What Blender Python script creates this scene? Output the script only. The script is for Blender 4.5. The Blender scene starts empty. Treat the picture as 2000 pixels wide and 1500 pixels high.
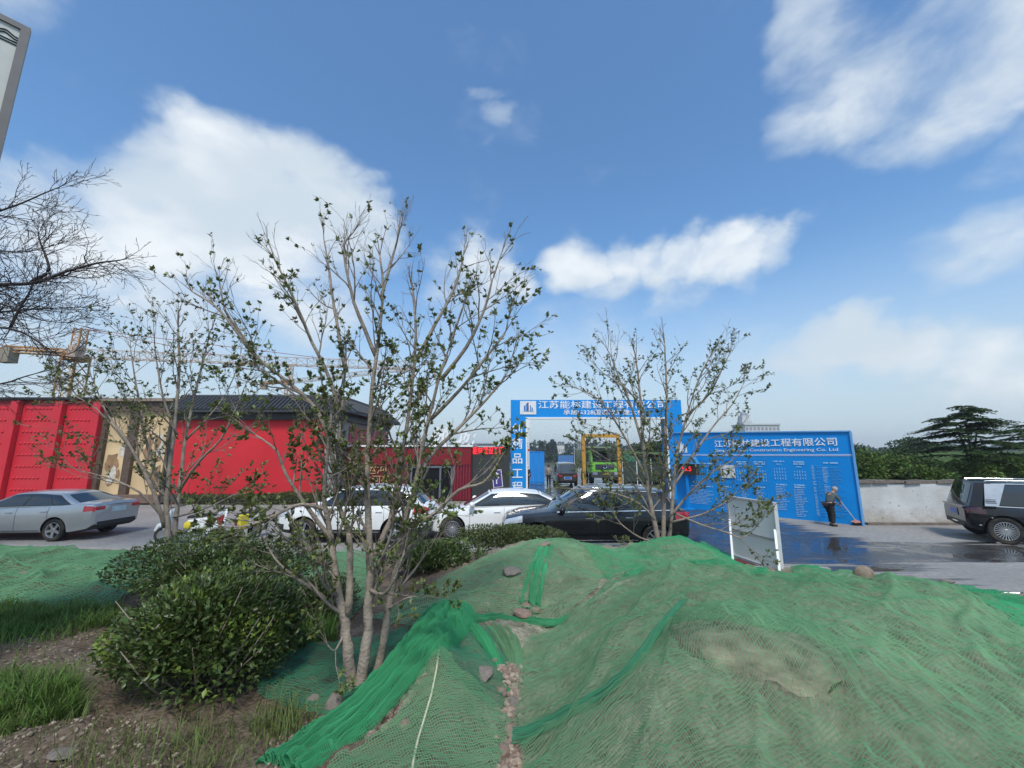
import bpy, bmesh, math, random
import numpy as np
from mathutils import Vector, Matrix
rng = np.random.default_rng(7); random.seed(7)
R = math.radians
scene = bpy.context.scene
COL = scene.collection
# ------------------------------------------------------------------ camera
F, PITCH, CAMZ = 790.0, R(9.9), 2.55          # focal length in photo pixels (2000 wide), tilt up, eye above road
cd = bpy.data.cameras.new('camera'); cam = bpy.data.objects.new('camera', cd); COL.objects.link(cam)
cd.sensor_width = 36; cd.lens = 36 * F / 2000; cd.clip_start = 0.05; cd.clip_end = 6000
cam.location = (0, 0, CAMZ); cam.rotation_euler = (math.pi / 2 + PITCH, 0, 0)
scene.camera = cam
cp, sp = math.cos(PITCH), math.sin(PITCH)
def ray(px, py):
    u, v = (px - 1000) / F, -(py - 750) / F
    return Vector((u, cp - sp * v, sp + cp * v))
def at(px, py, Y):                             # point on the pixel's line of sight at distance Y
    d = ray(px, py); return Vector((d.x / d.y * Y, Y, CAMZ + d.z / d.y * Y))
def gnd(px, py, z=0.0):                        # where the line of sight meets height z
    d = ray(px, py); t = (z - CAMZ) / d.z; return Vector((d.x * t, d.y * t, z))
# ------------------------------------------------------------------ sky and sun
SUN_EL, SUN_AZ = R(54), R(176)                # azimuth clockwise from the view direction (+Y)
w = bpy.data.worlds.new('World'); scene.world = w; w.use_nodes = True
nt = w.node_tree; nt.nodes.clear(); N = nt.nodes.new; LK = nt.links.new
def vmath(op, a, b=None):
    n = N('ShaderNodeVectorMath'); n.operation = op
    for i, s in enumerate((a, b)):
        if s is None: continue
        if isinstance(s, (tuple, Vector)): n.inputs[i].default_value = tuple(s)
        else: LK(s, n.inputs[i])
    return n
def fmath(op, a, b=None, c=None, clamp=False):
    n = N('ShaderNodeMath'); n.operation = op; n.use_clamp = clamp
    for i, s in enumerate((a, b, c)):
        if s is None: continue
        if isinstance(s, (int, float)): n.inputs[i].default_value = s
        else: LK(s, n.inputs[i])
    return n.outputs[0]
def mrange(v, a, b, c=0.0, d=1.0, smooth=True):
    n = N('ShaderNodeMapRange'); n.interpolation_type = 'SMOOTHSTEP' if smooth else 'LINEAR'
    LK(v, n.inputs['Value'])
    for k, x in zip(('From Min', 'From Max', 'To Min', 'To Max'), (a, b, c, d)): n.inputs[k].default_value = x
    return n.outputs['Result']
sky = N('ShaderNodeTexSky'); sky.sky_type = 'NISHITA'; sky.sun_disc = False
sky.sun_elevation = SUN_EL; sky.sun_rotation = SUN_AZ
sky.air_density = 1.25; sky.dust_density = 1.3; sky.ozone_density = 2.2; sky.altitude = 20
tc = N('ShaderNodeTexCoord'); dirv = vmath('NORMALIZE', tc.outputs['Generated']).outputs[0]
noi = N('ShaderNodeTexNoise'); noi.inputs['Scale'].default_value = 5.0; noi.inputs['Detail'].default_value = 9
noi.inputs['Roughness'].default_value = 0.56; noi.inputs['Distortion'].default_value = 0.25
LK(vmath('MULTIPLY', dirv, (1, 1, 1.7)).outputs[0], noi.inputs['Vector'])
CLOUDS = [  # photo px, py, radius in px, weight: the cumulus the photograph shows
 (420,290,85,.8),(370,330,90,.75),(480,350,120,1),(590,390,120,1),(690,430,90,.9),(360,430,150,.85),(480,460,150,1),(620,480,130,.9),(230,400,130,.6),(150,470,170,.7),(40,430,150,.6),(560,560,140,.75),(720,500,70,.7),(380,560,150,.55),(100,580,160,.5),
 (960,515,62,.75),(1010,545,48,.7),(900,570,90,.5),(1140,515,66,.85),(1215,518,60,.8),(1290,512,64,.82),(1360,500,68,.86),(1430,488,70,.86),(1500,482,60,.72),(1180,550,60,.6),(1330,545,60,.5),
 (1690,650,70,.95),(1620,670,60,.8),(1750,670,70,.85),(1830,700,90,.7),(1940,730,120,.7),(1560,700,70,.6),(1640,170,130,.55),(1760,130,150,.66),(1880,120,160,.75),(1990,60,170,.8),(1560,60,90,.5),(1800,220,120,.5),
 (1490,0,60,.55),(1960,470,90,.5),(1880,500,80,.4),(975,240,30,.28),(950,190,26,.26),(1450,720,110,.4),(1150,710,120,.35),(300,700,200,.4),(2000,260,110,.5)]
def _ang(a, b, r): d = ray(a, b).normalized(); return r / F * max(.3, d.dot(Vector((0, cp, sp)))) ** 1.5
blobs = [(ray(a, b).normalized(), _ang(a, b, r) * 1.15, k) for a, b, r, k in CLOUDS]
rc = random.Random(4)
while len(blobs) < len(CLOUDS) + 24:           # the same kind of clouds over the rest of the sky
    az, el = rc.uniform(-180, 180), rc.uniform(6, 70)
    if abs(az) < 62 and el < 62: continue
    d = Vector((math.sin(R(az)) * math.cos(R(el)), math.cos(R(az)) * math.cos(R(el)), math.sin(R(el))))
    blobs.append((d, rc.uniform(.08, .2), rc.uniform(.6, 1)))
wn = N('ShaderNodeTexNoise'); wn.inputs['Scale'].default_value = 5.5; wn.inputs['Detail'].default_value = 6; wn.inputs['Roughness'].default_value = .52
LK(vmath('MULTIPLY', dirv, (1, 1, 1.3)).outputs[0], wn.inputs['Vector'])
wdir = vmath('ADD', dirv, vmath('MULTIPLY', vmath('SUBTRACT', wn.outputs['Color'], (.5, .5, .5)).outputs[0], (.24, .24, .18)).outputs[0]).outputs[0]
wdir = vmath('NORMALIZE', wdir).outputs[0]
acc = None
for d, r, k in blobs:
    dot = vmath('DOT_PRODUCT', wdir, d).outputs['Value']
    m = mrange(dot, math.cos(r * 1.25), math.cos(r * .15), 0, k)
    acc = m if acc is None else fmath('MAXIMUM', acc, m)
dens = fmath('ADD', fmath('MULTIPLY', acc, .78), fmath('MULTIPLY', fmath('SUBTRACT', noi.outputs['Fac'], .5), 1.25))
cover = mrange(dens, .10, .80)
noi2 = N('ShaderNodeTexNoise'); noi2.inputs['Scale'].default_value = 3.0; noi2.inputs['Detail'].default_value = 6
LK(vmath('ADD', vmath('MULTIPLY', dirv, (1, 1, 2.2)).outputs[0], (0.3, 0.1, 0.12)).outputs[0], noi2.inputs['Vector'])
ccol = N('ShaderNodeMix'); ccol.data_type = 'RGBA'
ccol.inputs['A'].default_value = (4.9, 5.6, 6.2, 1); ccol.inputs['B'].default_value = (7.0, 7.3, 7.5, 1)
LK(fmath('MULTIPLY', mrange(noi2.outputs['Fac'], .35, .62), mrange(dens, .3, .85)), ccol.inputs['Factor'])
cmix = N('ShaderNodeMix'); cmix.data_type = 'RGBA'
LK(fmath('MULTIPLY', cover, .93), cmix.inputs['Factor'])
tint = N('ShaderNodeMix'); tint.data_type = 'RGBA'; tint.blend_type = 'MULTIPLY'; tint.inputs['Factor'].default_value = 1
LK(sky.outputs[0], tint.inputs['A']); tint.inputs['B'].default_value = (.80, 1.13, 1.36, 1)
sep = N('ShaderNodeSeparateXYZ'); LK(dirv, sep.inputs[0])
hz = N('ShaderNodeMix'); hz.data_type = 'RGBA'; hz.inputs['B'].default_value = (4.6, 5.4, 6.0, 1)    # pale summer haze low in the sky, all round
LK(mrange(sep.outputs['Z'], -.02, .46, .92, 0.0), hz.inputs['Factor']); LK(tint.outputs['Result'], hz.inputs['A'])
LK(hz.outputs['Result'], cmix.inputs['A']); LK(ccol.outputs['Result'], cmix.inputs['B'])
bg = N('ShaderNodeBackground'); bg.inputs['Strength'].default_value = 0.095
LK(cmix.outputs['Result'], bg.inputs['Color'])
wo = N('ShaderNodeOutputWorld'); LK(bg.outputs[0], wo.inputs['Surface'])
w.cycles.sampling_method = 'MANUAL'; w.cycles.sample_map_resolution = 512
sl = bpy.data.lights.new('sun', 'SUN'); sl.energy = 2.0; sl.angle = R(11); sl.color = (1, .95, .88)
so = bpy.data.objects.new('sun', sl); COL.objects.link(so)
sd = Vector((math.sin(SUN_AZ) * math.cos(SUN_EL), math.cos(SUN_AZ) * math.cos(SUN_EL), math.sin(SUN_EL)))
so.rotation_euler = sd.to_track_quat('Z', 'Y').to_euler(); so.location = sd * 40
vs = scene.view_settings; vs.view_transform = 'Standard'; vs.look = 'None'; vs.exposure = 0.55; vs.gamma = 1; vs.use_curve_mapping = False
scene.render.engine = 'CYCLES'
cy = scene.cycles; cy.max_bounces = 6; cy.diffuse_bounces = 3; cy.glossy_bounces = 3; cy.transmission_bounces = 4; cy.transparent_max_bounces = 6
cy.use_denoising = True
# ------------------------------------------------------------------ materials
MATS = {}
def mat(name, col, rough=.6, metal=0.0, var=.12, scale=6.0, bump=0.0, bscale=40.0, spec=.5, coat=0.0, island=0.0, trans=0.0, dirt=0.0, emit=0.0):
    """procedural surface: colour varied by noise (and per leaf / stone with island), optional bump, dust and translucency"""
    if name in MATS: return MATS[name]
    m = bpy.data.materials.new(name); MATS[name] = m; m.use_nodes = True
    t = m.node_tree; b = t.nodes['Principled BSDF']; out = t.nodes['Material Output']
    b.inputs['Roughness'].default_value = rough; b.inputs['Metallic'].default_value = metal
    b.inputs['Specular IOR Level'].default_value = spec; b.inputs['Coat Weight'].default_value = coat; b.inputs['Coat Roughness'].default_value = .04
    c = tuple(col) + (1,)
    tcn = t.nodes.new('ShaderNodeTexCoord')
    n = t.nodes.new('ShaderNodeTexNoise'); n.inputs['Scale'].default_value = scale; n.inputs['Detail'].default_value = 5
    t.links.new(tcn.outputs['Object'], n.inputs['Vector'])
    hs = t.nodes.new('ShaderNodeHueSaturation'); hs.inputs['Color'].default_value = c
    mr = t.nodes.new('ShaderNodeMapRange'); t.links.new(n.outputs['Fac'], mr.inputs['Value'])
    mr.inputs['From Min'].default_value = .25; mr.inputs['From Max'].default_value = .75
    mr.inputs['To Min'].default_value = 1 - var; mr.inputs['To Max'].default_value = 1 + var
    val = mr.outputs['Result']
    if island:
        g = t.nodes.new('ShaderNodeNewGeometry'); mi = t.nodes.new('ShaderNodeMapRange')
        t.links.new(g.outputs['Random Per Island'], mi.inputs['Value'])
        mi.inputs['To Min'].default_value = 1 - island; mi.inputs['To Max'].default_value = 1 + island
        mm = t.nodes.new('ShaderNodeMath'); mm.operation = 'MULTIPLY'
        t.links.new(val, mm.inputs[0]); t.links.new(mi.outputs['Result'], mm.inputs[1]); val = mm.outputs[0]
        mh = t.nodes.new('ShaderNodeMapRange'); t.links.new(g.outputs['Random Per Island'], mh.inputs['Value'])
        mh.inputs['To Min'].default_value = .5 - .03 * min(1, island * 2); mh.inputs['To Max'].default_value = .5 + .02 * min(1, island * 2)
        t.links.new(mh.outputs['Result'], hs.inputs['Hue'])
    t.links.new(val, hs.inputs['Value'])
    colout = hs.outputs['Color']
    if dirt:
        n2 = t.nodes.new('ShaderNodeTexNoise'); n2.inputs['Scale'].default_value = scale * .35; n2.inputs['Detail'].default_value = 8; n2.inputs['Roughness'].default_value = .65
        t.links.new(tcn.outputs['Object'], n2.inputs['Vector'])
        md = t.nodes.new('ShaderNodeMapRange'); md.inputs['From Min'].default_value = .45; md.inputs['From Max'].default_value = .75; md.inputs['To Max'].default_value = dirt
        t.links.new(n2.outputs['Fac'], md.inputs['Value'])
        mx = t.nodes.new('ShaderNodeMix'); mx.data_type = 'RGBA'; mx.inputs['B'].default_value = (.22, .18, .13, 1)
        t.links.new(md.outputs['Result'], mx.inputs['Factor']); t.links.new(colout, mx.inputs['A']); colout = mx.outputs['Result']
    t.links.new(colout, b.inputs['Base Color'])
    if emit:
        b.inputs['Emission Color'].default_value = c; b.inputs['Emission Strength'].default_value = emit
    if bump:
        nb = t.nodes.new('ShaderNodeTexNoise'); nb.inputs['Scale'].default_value = bscale; nb.inputs['Detail'].default_value = 6
        t.links.new(tcn.outputs['Object'], nb.inputs['Vector'])
        bp = t.nodes.new('ShaderNodeBump'); bp.inputs['Strength'].default_value = bump; bp.inputs['Distance'].default_value = .02
        t.links.new(nb.outputs['Fac'], bp.inputs['Height']); t.links.new(bp.outputs['Normal'], b.inputs['Normal'])
    if trans:
        tr = t.nodes.new('ShaderNodeBsdfTranslucent'); t.links.new(colout, tr.inputs['Color'])
        ms = t.nodes.new('ShaderNodeMixShader'); ms.inputs['Fac'].default_value = trans
        t.links.new(b.outputs[0], ms.inputs[1]); t.links.new(tr.outputs[0], ms.inputs[2]); t.links.new(ms.outputs[0], out.inputs['Surface'])
    return m
# ------------------------------------------------------------------ mesh building
class MB:
    """collects shapes and links them as ONE mesh object"""
    def __init__(s): s.v = []; s.f = []; s.mi = []; s.cur = 0
    def mesh(s, pts, faces):
        o = len(s.v); s.v += [tuple(p) for p in pts]
        for f in faces: s.f.append([o + i for i in f]); s.mi.append(s.cur)
        return s
    def box(s, c, d, rot=None, taper=None):
        hx, hy, hz = d[0] / 2, d[1] / 2, d[2] / 2
        P = []
        for z in (-1, 1):
            k = taper if (taper and z > 0) else 1
            for x, y in ((-1, -1), (1, -1), (1, 1), (-1, 1)): P.append(Vector((x * hx * k, y * hy * k, z * hz)))
        if rot is not None: P = [rot @ p for p in P]
        c = Vector(c)
        return s.mesh([p + c for p in P], [(3, 2, 1, 0), (4, 5, 6, 7), (0, 1, 5, 4), (1, 2, 6, 5), (2, 3, 7, 6), (3, 0, 4, 7)])
    def bar(s, a, b, wd, ht=None, up=(0, 0, 1)):
        a, b = Vector(a), Vector(b); d = b - a; L = d.length
        if L < 1e-6: return s
        x = d / L; u = Vector(up)
        if abs(x.dot(u)) > .98: u = Vector((1, 0, 0))
        y = u.cross(x).normalized(); z = x.cross(y)
        m = Matrix((x, y, z)).transposed()
        return s.box((a + b) / 2, (L, wd, ht or wd), m)
    def tube(s, pts, rad, n=6, cap=True):
        pts = [Vector(p) for p in pts]; k = len(pts)
        if isinstance(rad, (int, float)): rad = [rad] * k
        V = []; ref = Vector((.13, .21, .97))
        for i in range(k):
            d = (pts[min(i + 1, k - 1)] - pts[max(i - 1, 0)])
            if d.length < 1e-9: d = Vector((0, 0, 1))
            d.normalize(); rr = ref if abs(d.dot(ref)) < .95 else Vector((1, 0, 0))
            a = d.cross(rr).normalized(); b = d.cross(a)
            for j in range(n):
                t = 2 * math.pi * j / n; V.append(pts[i] + (a * math.cos(t) + b * math.sin(t)) * rad[i])
        Fc = [(i * n + j, i * n + (j + 1) % n, (i + 1) * n + (j + 1) % n, (i + 1) * n + j) for i in range(k - 1) for j in range(n)]
        if cap: Fc += [tuple(range(n))[::-1], tuple(range((k - 1) * n, k * n))]
        return s.mesh(V, Fc)
    def lathe(s, prof, n=24, axis='y', c=(0, 0, 0), close=False):
        V = []; c = Vector(c)
        for r, h in prof:
            for j in range(n):
                t = 2 * math.pi * j / n; a, b = r * math.cos(t), r * math.sin(t)
                V.append(c + Vector({'y': (a, h, b), 'z': (a, b, h), 'x': (h, a, b)}[axis]))
        k = len(prof); rngk = range(k if close else k - 1)
        return s.mesh(V, [(i * n + j, i * n + (j + 1) % n, ((i + 1) % k) * n + (j + 1) % n, ((i + 1) % k) * n + j) for i in rngk for j in range(n)])
    def prism(s, poly, y0, y1):                # polygon in x,z extruded along y
        n = len(poly)
        V = [(x, y0, z) for x, z in poly] + [(x, y1, z) for x, z in poly]
        return s.mesh(V, [tuple(range(n)), tuple(range(n, 2 * n))[::-1]] + [(i, i + n, (i + 1) % n + n, (i + 1) % n) for i in range(n)])
    def grid(s, P):                            # P[i][j] points
        a, b = len(P), len(P[0])
        return s.mesh([p for r in P for p in r], [(i * b + j, (i + 1) * b + j, (i + 1) * b + j + 1, i * b + j + 1) for i in range(a - 1) for j in range(b - 1)])
    def me(s, name, mats, smooth=None):
        m = bpy.data.meshes.new(name); m.from_pydata(s.v, [], s.f)
        for x in (mats if isinstance(mats, (list, tuple)) else [mats]): m.materials.append(x)
        if max(s.mi, default=0) > 0: m.polygons.foreach_set('material_index', s.mi)
        if smooth is not None:
            m.polygons.foreach_set('use_smooth', [True] * len(s.f)); m.update()
            if smooth < 180: m.set_sharp_from_angle(angle=R(smooth))
        m.update(); return m
def npmesh(name, V, Q, mt, smooth=False, mi=None):   # fast mesh from arrays of vertices and quads or triangles
    m = bpy.data.meshes.new(name); k = Q.shape[1]
    m.vertices.add(len(V)); m.vertices.foreach_set('co', np.ascontiguousarray(V, dtype=np.float32).ravel())
    m.loops.add(Q.size); m.loops.foreach_set('vertex_index', np.ascontiguousarray(Q, dtype=np.int32).ravel())
    m.polygons.add(len(Q)); m.polygons.foreach_set('loop_start', np.arange(0, Q.size, k, dtype=np.int32))
    for x in (mt if isinstance(mt, (list, tuple)) else [mt]): m.materials.append(x)
    if mi is not None: m.polygons.foreach_set('material_index', np.asarray(mi, dtype=np.int32))
    m.polygons.foreach_set('use_smooth', np.full(len(Q), smooth)); m.update(calc_edges=True); return m
def link(name, me, parent=None, loc=None):
    o = bpy.data.objects.new(name, me); COL.objects.link(o)
    if loc is not None: o.location = loc
    if parent is not None: o.parent = parent
    return o
def tag(o, label=None, cat=None, group=None, kind=None):
    for k, x in (('label', label), ('category', cat), ('group', group), ('kind', kind)):
        if x: o[k] = x
    return o
def thing(name, label, cat, loc=(0, 0, 0), rotz=0.0, group=None):
    o = bpy.data.objects.new(name, None); COL.objects.link(o); o.empty_display_size = .2
    o.location = loc; o.rotation_euler = (0, 0, rotz)
    return tag(o, label, cat, group)
def part(name, mb, mt, parent, smooth=None, world=False):
    me = mb.me(name, mt, smooth) if isinstance(mb, MB) else mb
    o = link(name, me, parent)
    if world: o.matrix_parent_inverse = wmat(parent).inverted()   # mesh is in world coordinates
    return o
def wmat(o):
    if o is None: return Matrix.Identity(4)
    L_ = Matrix.Translation(o.location) @ o.rotation_euler.to_matrix().to_4x4() @ Matrix.Diagonal((*o.scale, 1))
    return wmat(o.parent) @ (o.matrix_parent_inverse @ L_ if o.parent else L_)
def struct(name, me, mt=None, smooth=None):
    o = link(name, me.me(name, mt, smooth) if isinstance(me, MB) else me); o['kind'] = 'structure'; return o
def bev(o, wd=.01, seg=2):
    b = o.modifiers.new('bevel', 'BEVEL'); b.width = wd; b.segments = seg; b.limit_method = 'ANGLE'; b.angle_limit = R(40); return o
def text_mesh(s, size, depth=.01, align='CENTER', bold=0.0, shear=0.0):
    c = bpy.data.curves.new('t', 'FONT'); c.body = s; c.size = size; c.extrude = depth; c.align_x = align; c.align_y = 'CENTER'; c.offset = bold; c.shear = shear
    c.resolution_u = 2
    o = bpy.data.objects.new('t', c); COL.objects.link(o)
    dg = bpy.context.evaluated_depsgraph_get(); dg.update()
    me = bpy.data.meshes.new_from_object(o.evaluated_get(dg)); bpy.data.objects.remove(o); bpy.data.curves.remove(c); return me
def text_part(name, s, size, mt, parent, loc, rot, depth=.01, align='CENTER', bold=0.0, shear=0.0, width=None, height=None):
    me = text_mesh(s, size, depth, align, bold, shear); me.materials.clear(); me.materials.append(mt)
    n = len(me.vertices); a = np.empty(n * 3, dtype=np.float32); me.vertices.foreach_get('co', a); a = a.reshape(-1, 3)
    if n:
        ex = a.max(0) - a.min(0)
        if width: a[:, 0] *= width / ex[0]
        if height: a[:, 1] = (a[:, 1] - (a[:, 1].max() + a[:, 1].min()) / 2) * height / ex[1]
        me.vertices.foreach_set('co', a.ravel()); me.update()
    o = link(name, me, parent, loc); o.rotation_euler = rot; return o
# value noise on arrays
def vn(x, y, seed=0):
    xi, yi = np.floor(x).astype(np.int64), np.floor(y).astype(np.int64); xf, yf = x - xi, y - yi
    def h(a, b):
        k = (a * 374761393 + b * 668265263 + seed * 1442695041) & 0x7fffffff
        k = ((k ^ (k >> 13)) * 1274126177) & 0x7fffffff
        return ((k ^ (k >> 16)) & 0xffff) / 65535.0
    u, v = xf * xf * (3 - 2 * xf), yf * yf * (3 - 2 * yf)
    return (h(xi, yi) * (1 - u) + h(xi + 1, yi) * u) * (1 - v) + (h(xi, yi + 1) * (1 - u) + h(xi + 1, yi + 1) * u) * v
def fbm(x, y, o=4, seed=0):
    r = 0; a = .5
    for i in range(o): r = r + a * (vn(x * 2 ** i + 17.3 * i, y * 2 ** i - 9.1 * i, seed + i) - .5); a *= .5
    return r
# ------------------------------------------------------------------ terrain of the planting bed
def edgeY(x): return 10.0 - .11 * x - np.maximum(0, np.asarray(x) - 6.5) * 1.0
CP = []                                        # control points X, Y, Z read off the photograph
def cz(px, py, z): p = gnd(px, py, z); CP.append((p.x, p.y, z))
for a in [(0,1500,.52),(300,1490,.52),(520,1480,.53),(0,1380,.5),(0,1290,.48),(200,1300,.5),(450,1400,.5),(0,1210,.42),(150,1190,.4),
          (0,1140,.34),(60,1120,.3),(160,1130,.36),(230,1095,.34),(0,1095,.3),(100,1080,.28),(420,1180,.45),(560,1230,.48),(560,1150,.42),(620,1110,.36),
          (690,1352,.5),(600,1330,.5),(560,1290,.5),(700,1270,.5),(640,1490,.56),(560,1420,.52),(800,1500,.7),(740,1420,.66),(855,1285,.84),(900,1400,.7),
          (870,1215,.74),(940,1290,.72),(950,1240,.72),(1000,1485,.6),(1000,1400,.6),(1000,1300,.62),(1030,1240,.64),(1100,1222,.7),(1000,1205,.66),
          (790,1190,.62),(860,1150,.74),(930,1118,.86),(1010,1130,.93),(1090,1066,1.06),(1060,1075,1.04),(1130,1120,.95),(1170,1082,.9),(1230,1088,.8),
          (1330,1052,.98),(1290,1062,.9),(1400,1086,.66),(1440,1108,.47),(1500,1128,.2),(1590,1110,.36),(1550,1118,.26),(1640,1128,.2),
          (1130,1190,.86),(1200,1145,.98),(1300,1108,1.1),(1400,1108,1.13),(1500,1126,1.13),(1600,1144,1.12),(1700,1148,1.18),(1780,1139,1.26),(1850,1148,1.22),(1920,1182,1.1),(2000,1236,.96),
          (1180,1260,1.0),(1300,1220,1.18),(1480,1200,1.22),(1650,1230,1.22),(1800,1240,1.2),(1300,1350,1.12),(1480,1330,1.16),(1700,1350,1.14),(1900,1350,1.05),
          (1150,1420,.92),(1300,1490,.98),(1500,1490,1.0),(1750,1490,1.0),(1990,1490,.96),(1080,1480,.76)]: cz(*a)
for x, y, z in [(-16,4,.4),(-12,8,.34),(-9,6,.4),(-6,1,.55),(-3,-2,.75),(0,.3,.95),(0,-3,1.0),(3,-2,1.0),(5,1,.95),(8.3,3,.7),(7,5.6,.72),(12,-3,.8),(-16,-3,.5),(6.2,7,.35),(-5,8.2,.32),(-3,9,.22),
                (4.2,6.6,.55),(2.8,6.6,.62),(1.2,6.2,.72),(5.3,6.1,.5)]: CP.append((x, y, z))
for x in np.arange(-17, 13.1, 1.25): CP.append((x, edgeY(x) - .02, .10))
CP = np.array(CP)
def _phi(r2): return .5 * r2 * np.log(r2 + 1e-9)
_n = len(CP); _K = _phi(((CP[:, None, :2] - CP[None, :, :2]) ** 2).sum(-1)) + np.eye(_n) * .02
_P = np.c_[np.ones(_n), CP[:, :2]]
_A = np.block([[_K, _P], [_P.T, np.zeros((3, 3))]]); _W = np.linalg.solve(_A, np.r_[CP[:, 2], 0, 0, 0])
def hs(x, y):                                  # smooth height
    x, y = np.atleast_1d(np.asarray(x, float)), np.atleast_1d(np.asarray(y, float)); sh = x.shape; x, y = x.ravel(), y.ravel(); out = np.empty(len(x))
    for i in range(0, len(x), 20000):
        X, Y = x[i:i + 20000], y[i:i + 20000]
        out[i:i + 20000] = _phi((X[:, None] - CP[None, :, 0]) ** 2 + (Y[:, None] - CP[None, :, 1]) ** 2) @ _W[:_n] + _W[_n] + _W[_n + 1] * X + _W[_n + 2] * Y
    return np.clip(out, .02, 1.6).reshape(sh)
def lump(x, y):                                # clods and lumps
    e = np.clip((edgeY(x) - y) / .6, 0, 1)
    return e * (.19 * fbm(x * 2.1, y * 2.1, 3, 3) + .14 * np.abs(fbm(x * 6.5, y * 6.5, 3, 11)) + .045 * np.abs(fbm(x * 17, y * 17, 2, 21)))
def hh(x, y): return hs(x, y) + lump(np.asarray(x, float), np.asarray(y, float))
def ter(px, py):                               # line of sight onto the smooth terrain
    d = ray(px, py); ts = np.linspace(1.0, 14, 900) / d.y
    z = CAMZ + d.z * ts - hs(d.x * ts, d.y * ts); k = np.argmax(z < 0)
    if not (z < 0).any(): k = -1
    t = ts[k]; return Vector((d.x * t, d.y * t, CAMZ + d.z * t))
# soil surface
def soil_mat():
    m = bpy.data.materials.new('soil'); m.use_nodes = True; t = m.node_tree; b = t.nodes['Principled BSDF']; b.inputs['Roughness'].default_value = .95; b.inputs['Specular IOR Level'].default_value = .15
    c = t.nodes.new('ShaderNodeTexCoord')
    def nz(s, d=6, r=.6):
        n = t.nodes.new('ShaderNodeTexNoise'); n.inputs['Scale'].default_value = s; n.inputs['Detail'].default_value = d; n.inputs['Roughness'].default_value = r; t.links.new(c.outputs['Object'], n.inputs['Vector']); return n.outputs['Fac']
    def ramp(f, stops):
        r = t.nodes.new('ShaderNodeValToRGB'); t.links.new(f, r.inputs['Fac']); e = r.color_ramp.elements
        while len(e) < len(stops): e.new(.5)
        for x, (p, cc) in zip(e, stops): x.position = p; x.color = tuple(cc) + (1,)
        return r.outputs['Color']
    def mix(a, bb, f):
        x = t.nodes.new('ShaderNodeMix'); x.data_type = 'RGBA'; t.links.new(a, x.inputs['A']); t.links.new(bb, x.inputs['B']); t.links.new(f, x.inputs['Factor']); return x.outputs['Result']
    brown = ramp(nz(3.2), [(.3, (.10, .072, .05)), (.55, (.17, .125, .088)), (.75, (.25, .2, .15))])
    olive = ramp(nz(5.5, 8, .7), [(.3, (.15, .14, .09)), (.5, (.31, .29, .2)), (.72, (.48, .46, .34))])
    sx = t.nodes.new('ShaderNodeSeparateXYZ'); t.links.new(c.outputs['Object'], sx.inputs[0])
    mr = t.nodes.new('ShaderNodeMapRange'); mr.inputs['From Min'].default_value = -1.2; mr.inputs['From Max'].default_value = .1; t.links.new(sx.outputs['X'], mr.inputs['Value'])
    base = mix(brown, olive, mr.outputs['Result'])
    vo = t.nodes.new('ShaderNodeTexVoronoi'); vo.inputs['Scale'].default_value = 26; t.links.new(c.outputs['Object'], vo.inputs['Vector'])
    peb = ramp(vo.outputs['Color'], [(.0, (.08, .06, .045)), (.6, (.2, .16, .12)), (1, (.34, .3, .25))])
    pf = t.nodes.new('ShaderNodeMapRange'); pf.inputs['From Min'].default_value = .5; pf.inputs['From Max'].default_value = .68; pf.inputs['To Max'].default_value = .6; t.links.new(nz(2.3), pf.inputs['Value'])
    base = mix(base, peb, pf.outputs['Result'])
    t.links.new(base, b.inputs['Base Color'])
    bp = t.nodes.new('ShaderNodeBump'); bp.inputs['Strength'].default_value = .9; bp.inputs['Distance'].default_value = .03
    ad = t.nodes.new('ShaderNodeMath'); ad.operation = 'SUBTRACT'; t.links.new(nz(38, 8, .7), ad.inputs[0]); t.links.new(vo.outputs['Distance'], ad.inputs[1])
    t.links.new(ad.outputs[0], bp.inputs['Height']); t.links.new(bp.outputs['Normal'], b.inputs['Normal']); return m
SOIL = soil_mat()
gx = np.r_[np.arange(-17, -7, .09), np.arange(-7, 7, .05), np.arange(7, 13.01, .09)]
gv = np.r_[np.linspace(-4, 1.6, 40)[:-1], np.linspace(1.6, 10, 170)]
Xg = np.repeat(gx[:, None], len(gv), 1); Yg = np.repeat(gv[None, :], len(gx), 0)
Yg = np.where(Yg > 1.6, 1.6 + (Yg - 1.6) * (edgeY(Xg) - 1.6) / 8.4, Yg)
Zg = hh(Xg, Yg)
ii = np.arange(len(gx) * len(gv)).reshape(len(gx), len(gv))
Qg = np.stack([ii[:-1, :-1], ii[1:, :-1], ii[1:, 1:], ii[:-1, 1:]], -1).reshape(-1, 4)
tag(struct('planting_bed', npmesh('planting_bed', np.stack([Xg, Yg, Zg], -1).reshape(-1, 3), Qg, SOIL, True)))
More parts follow.
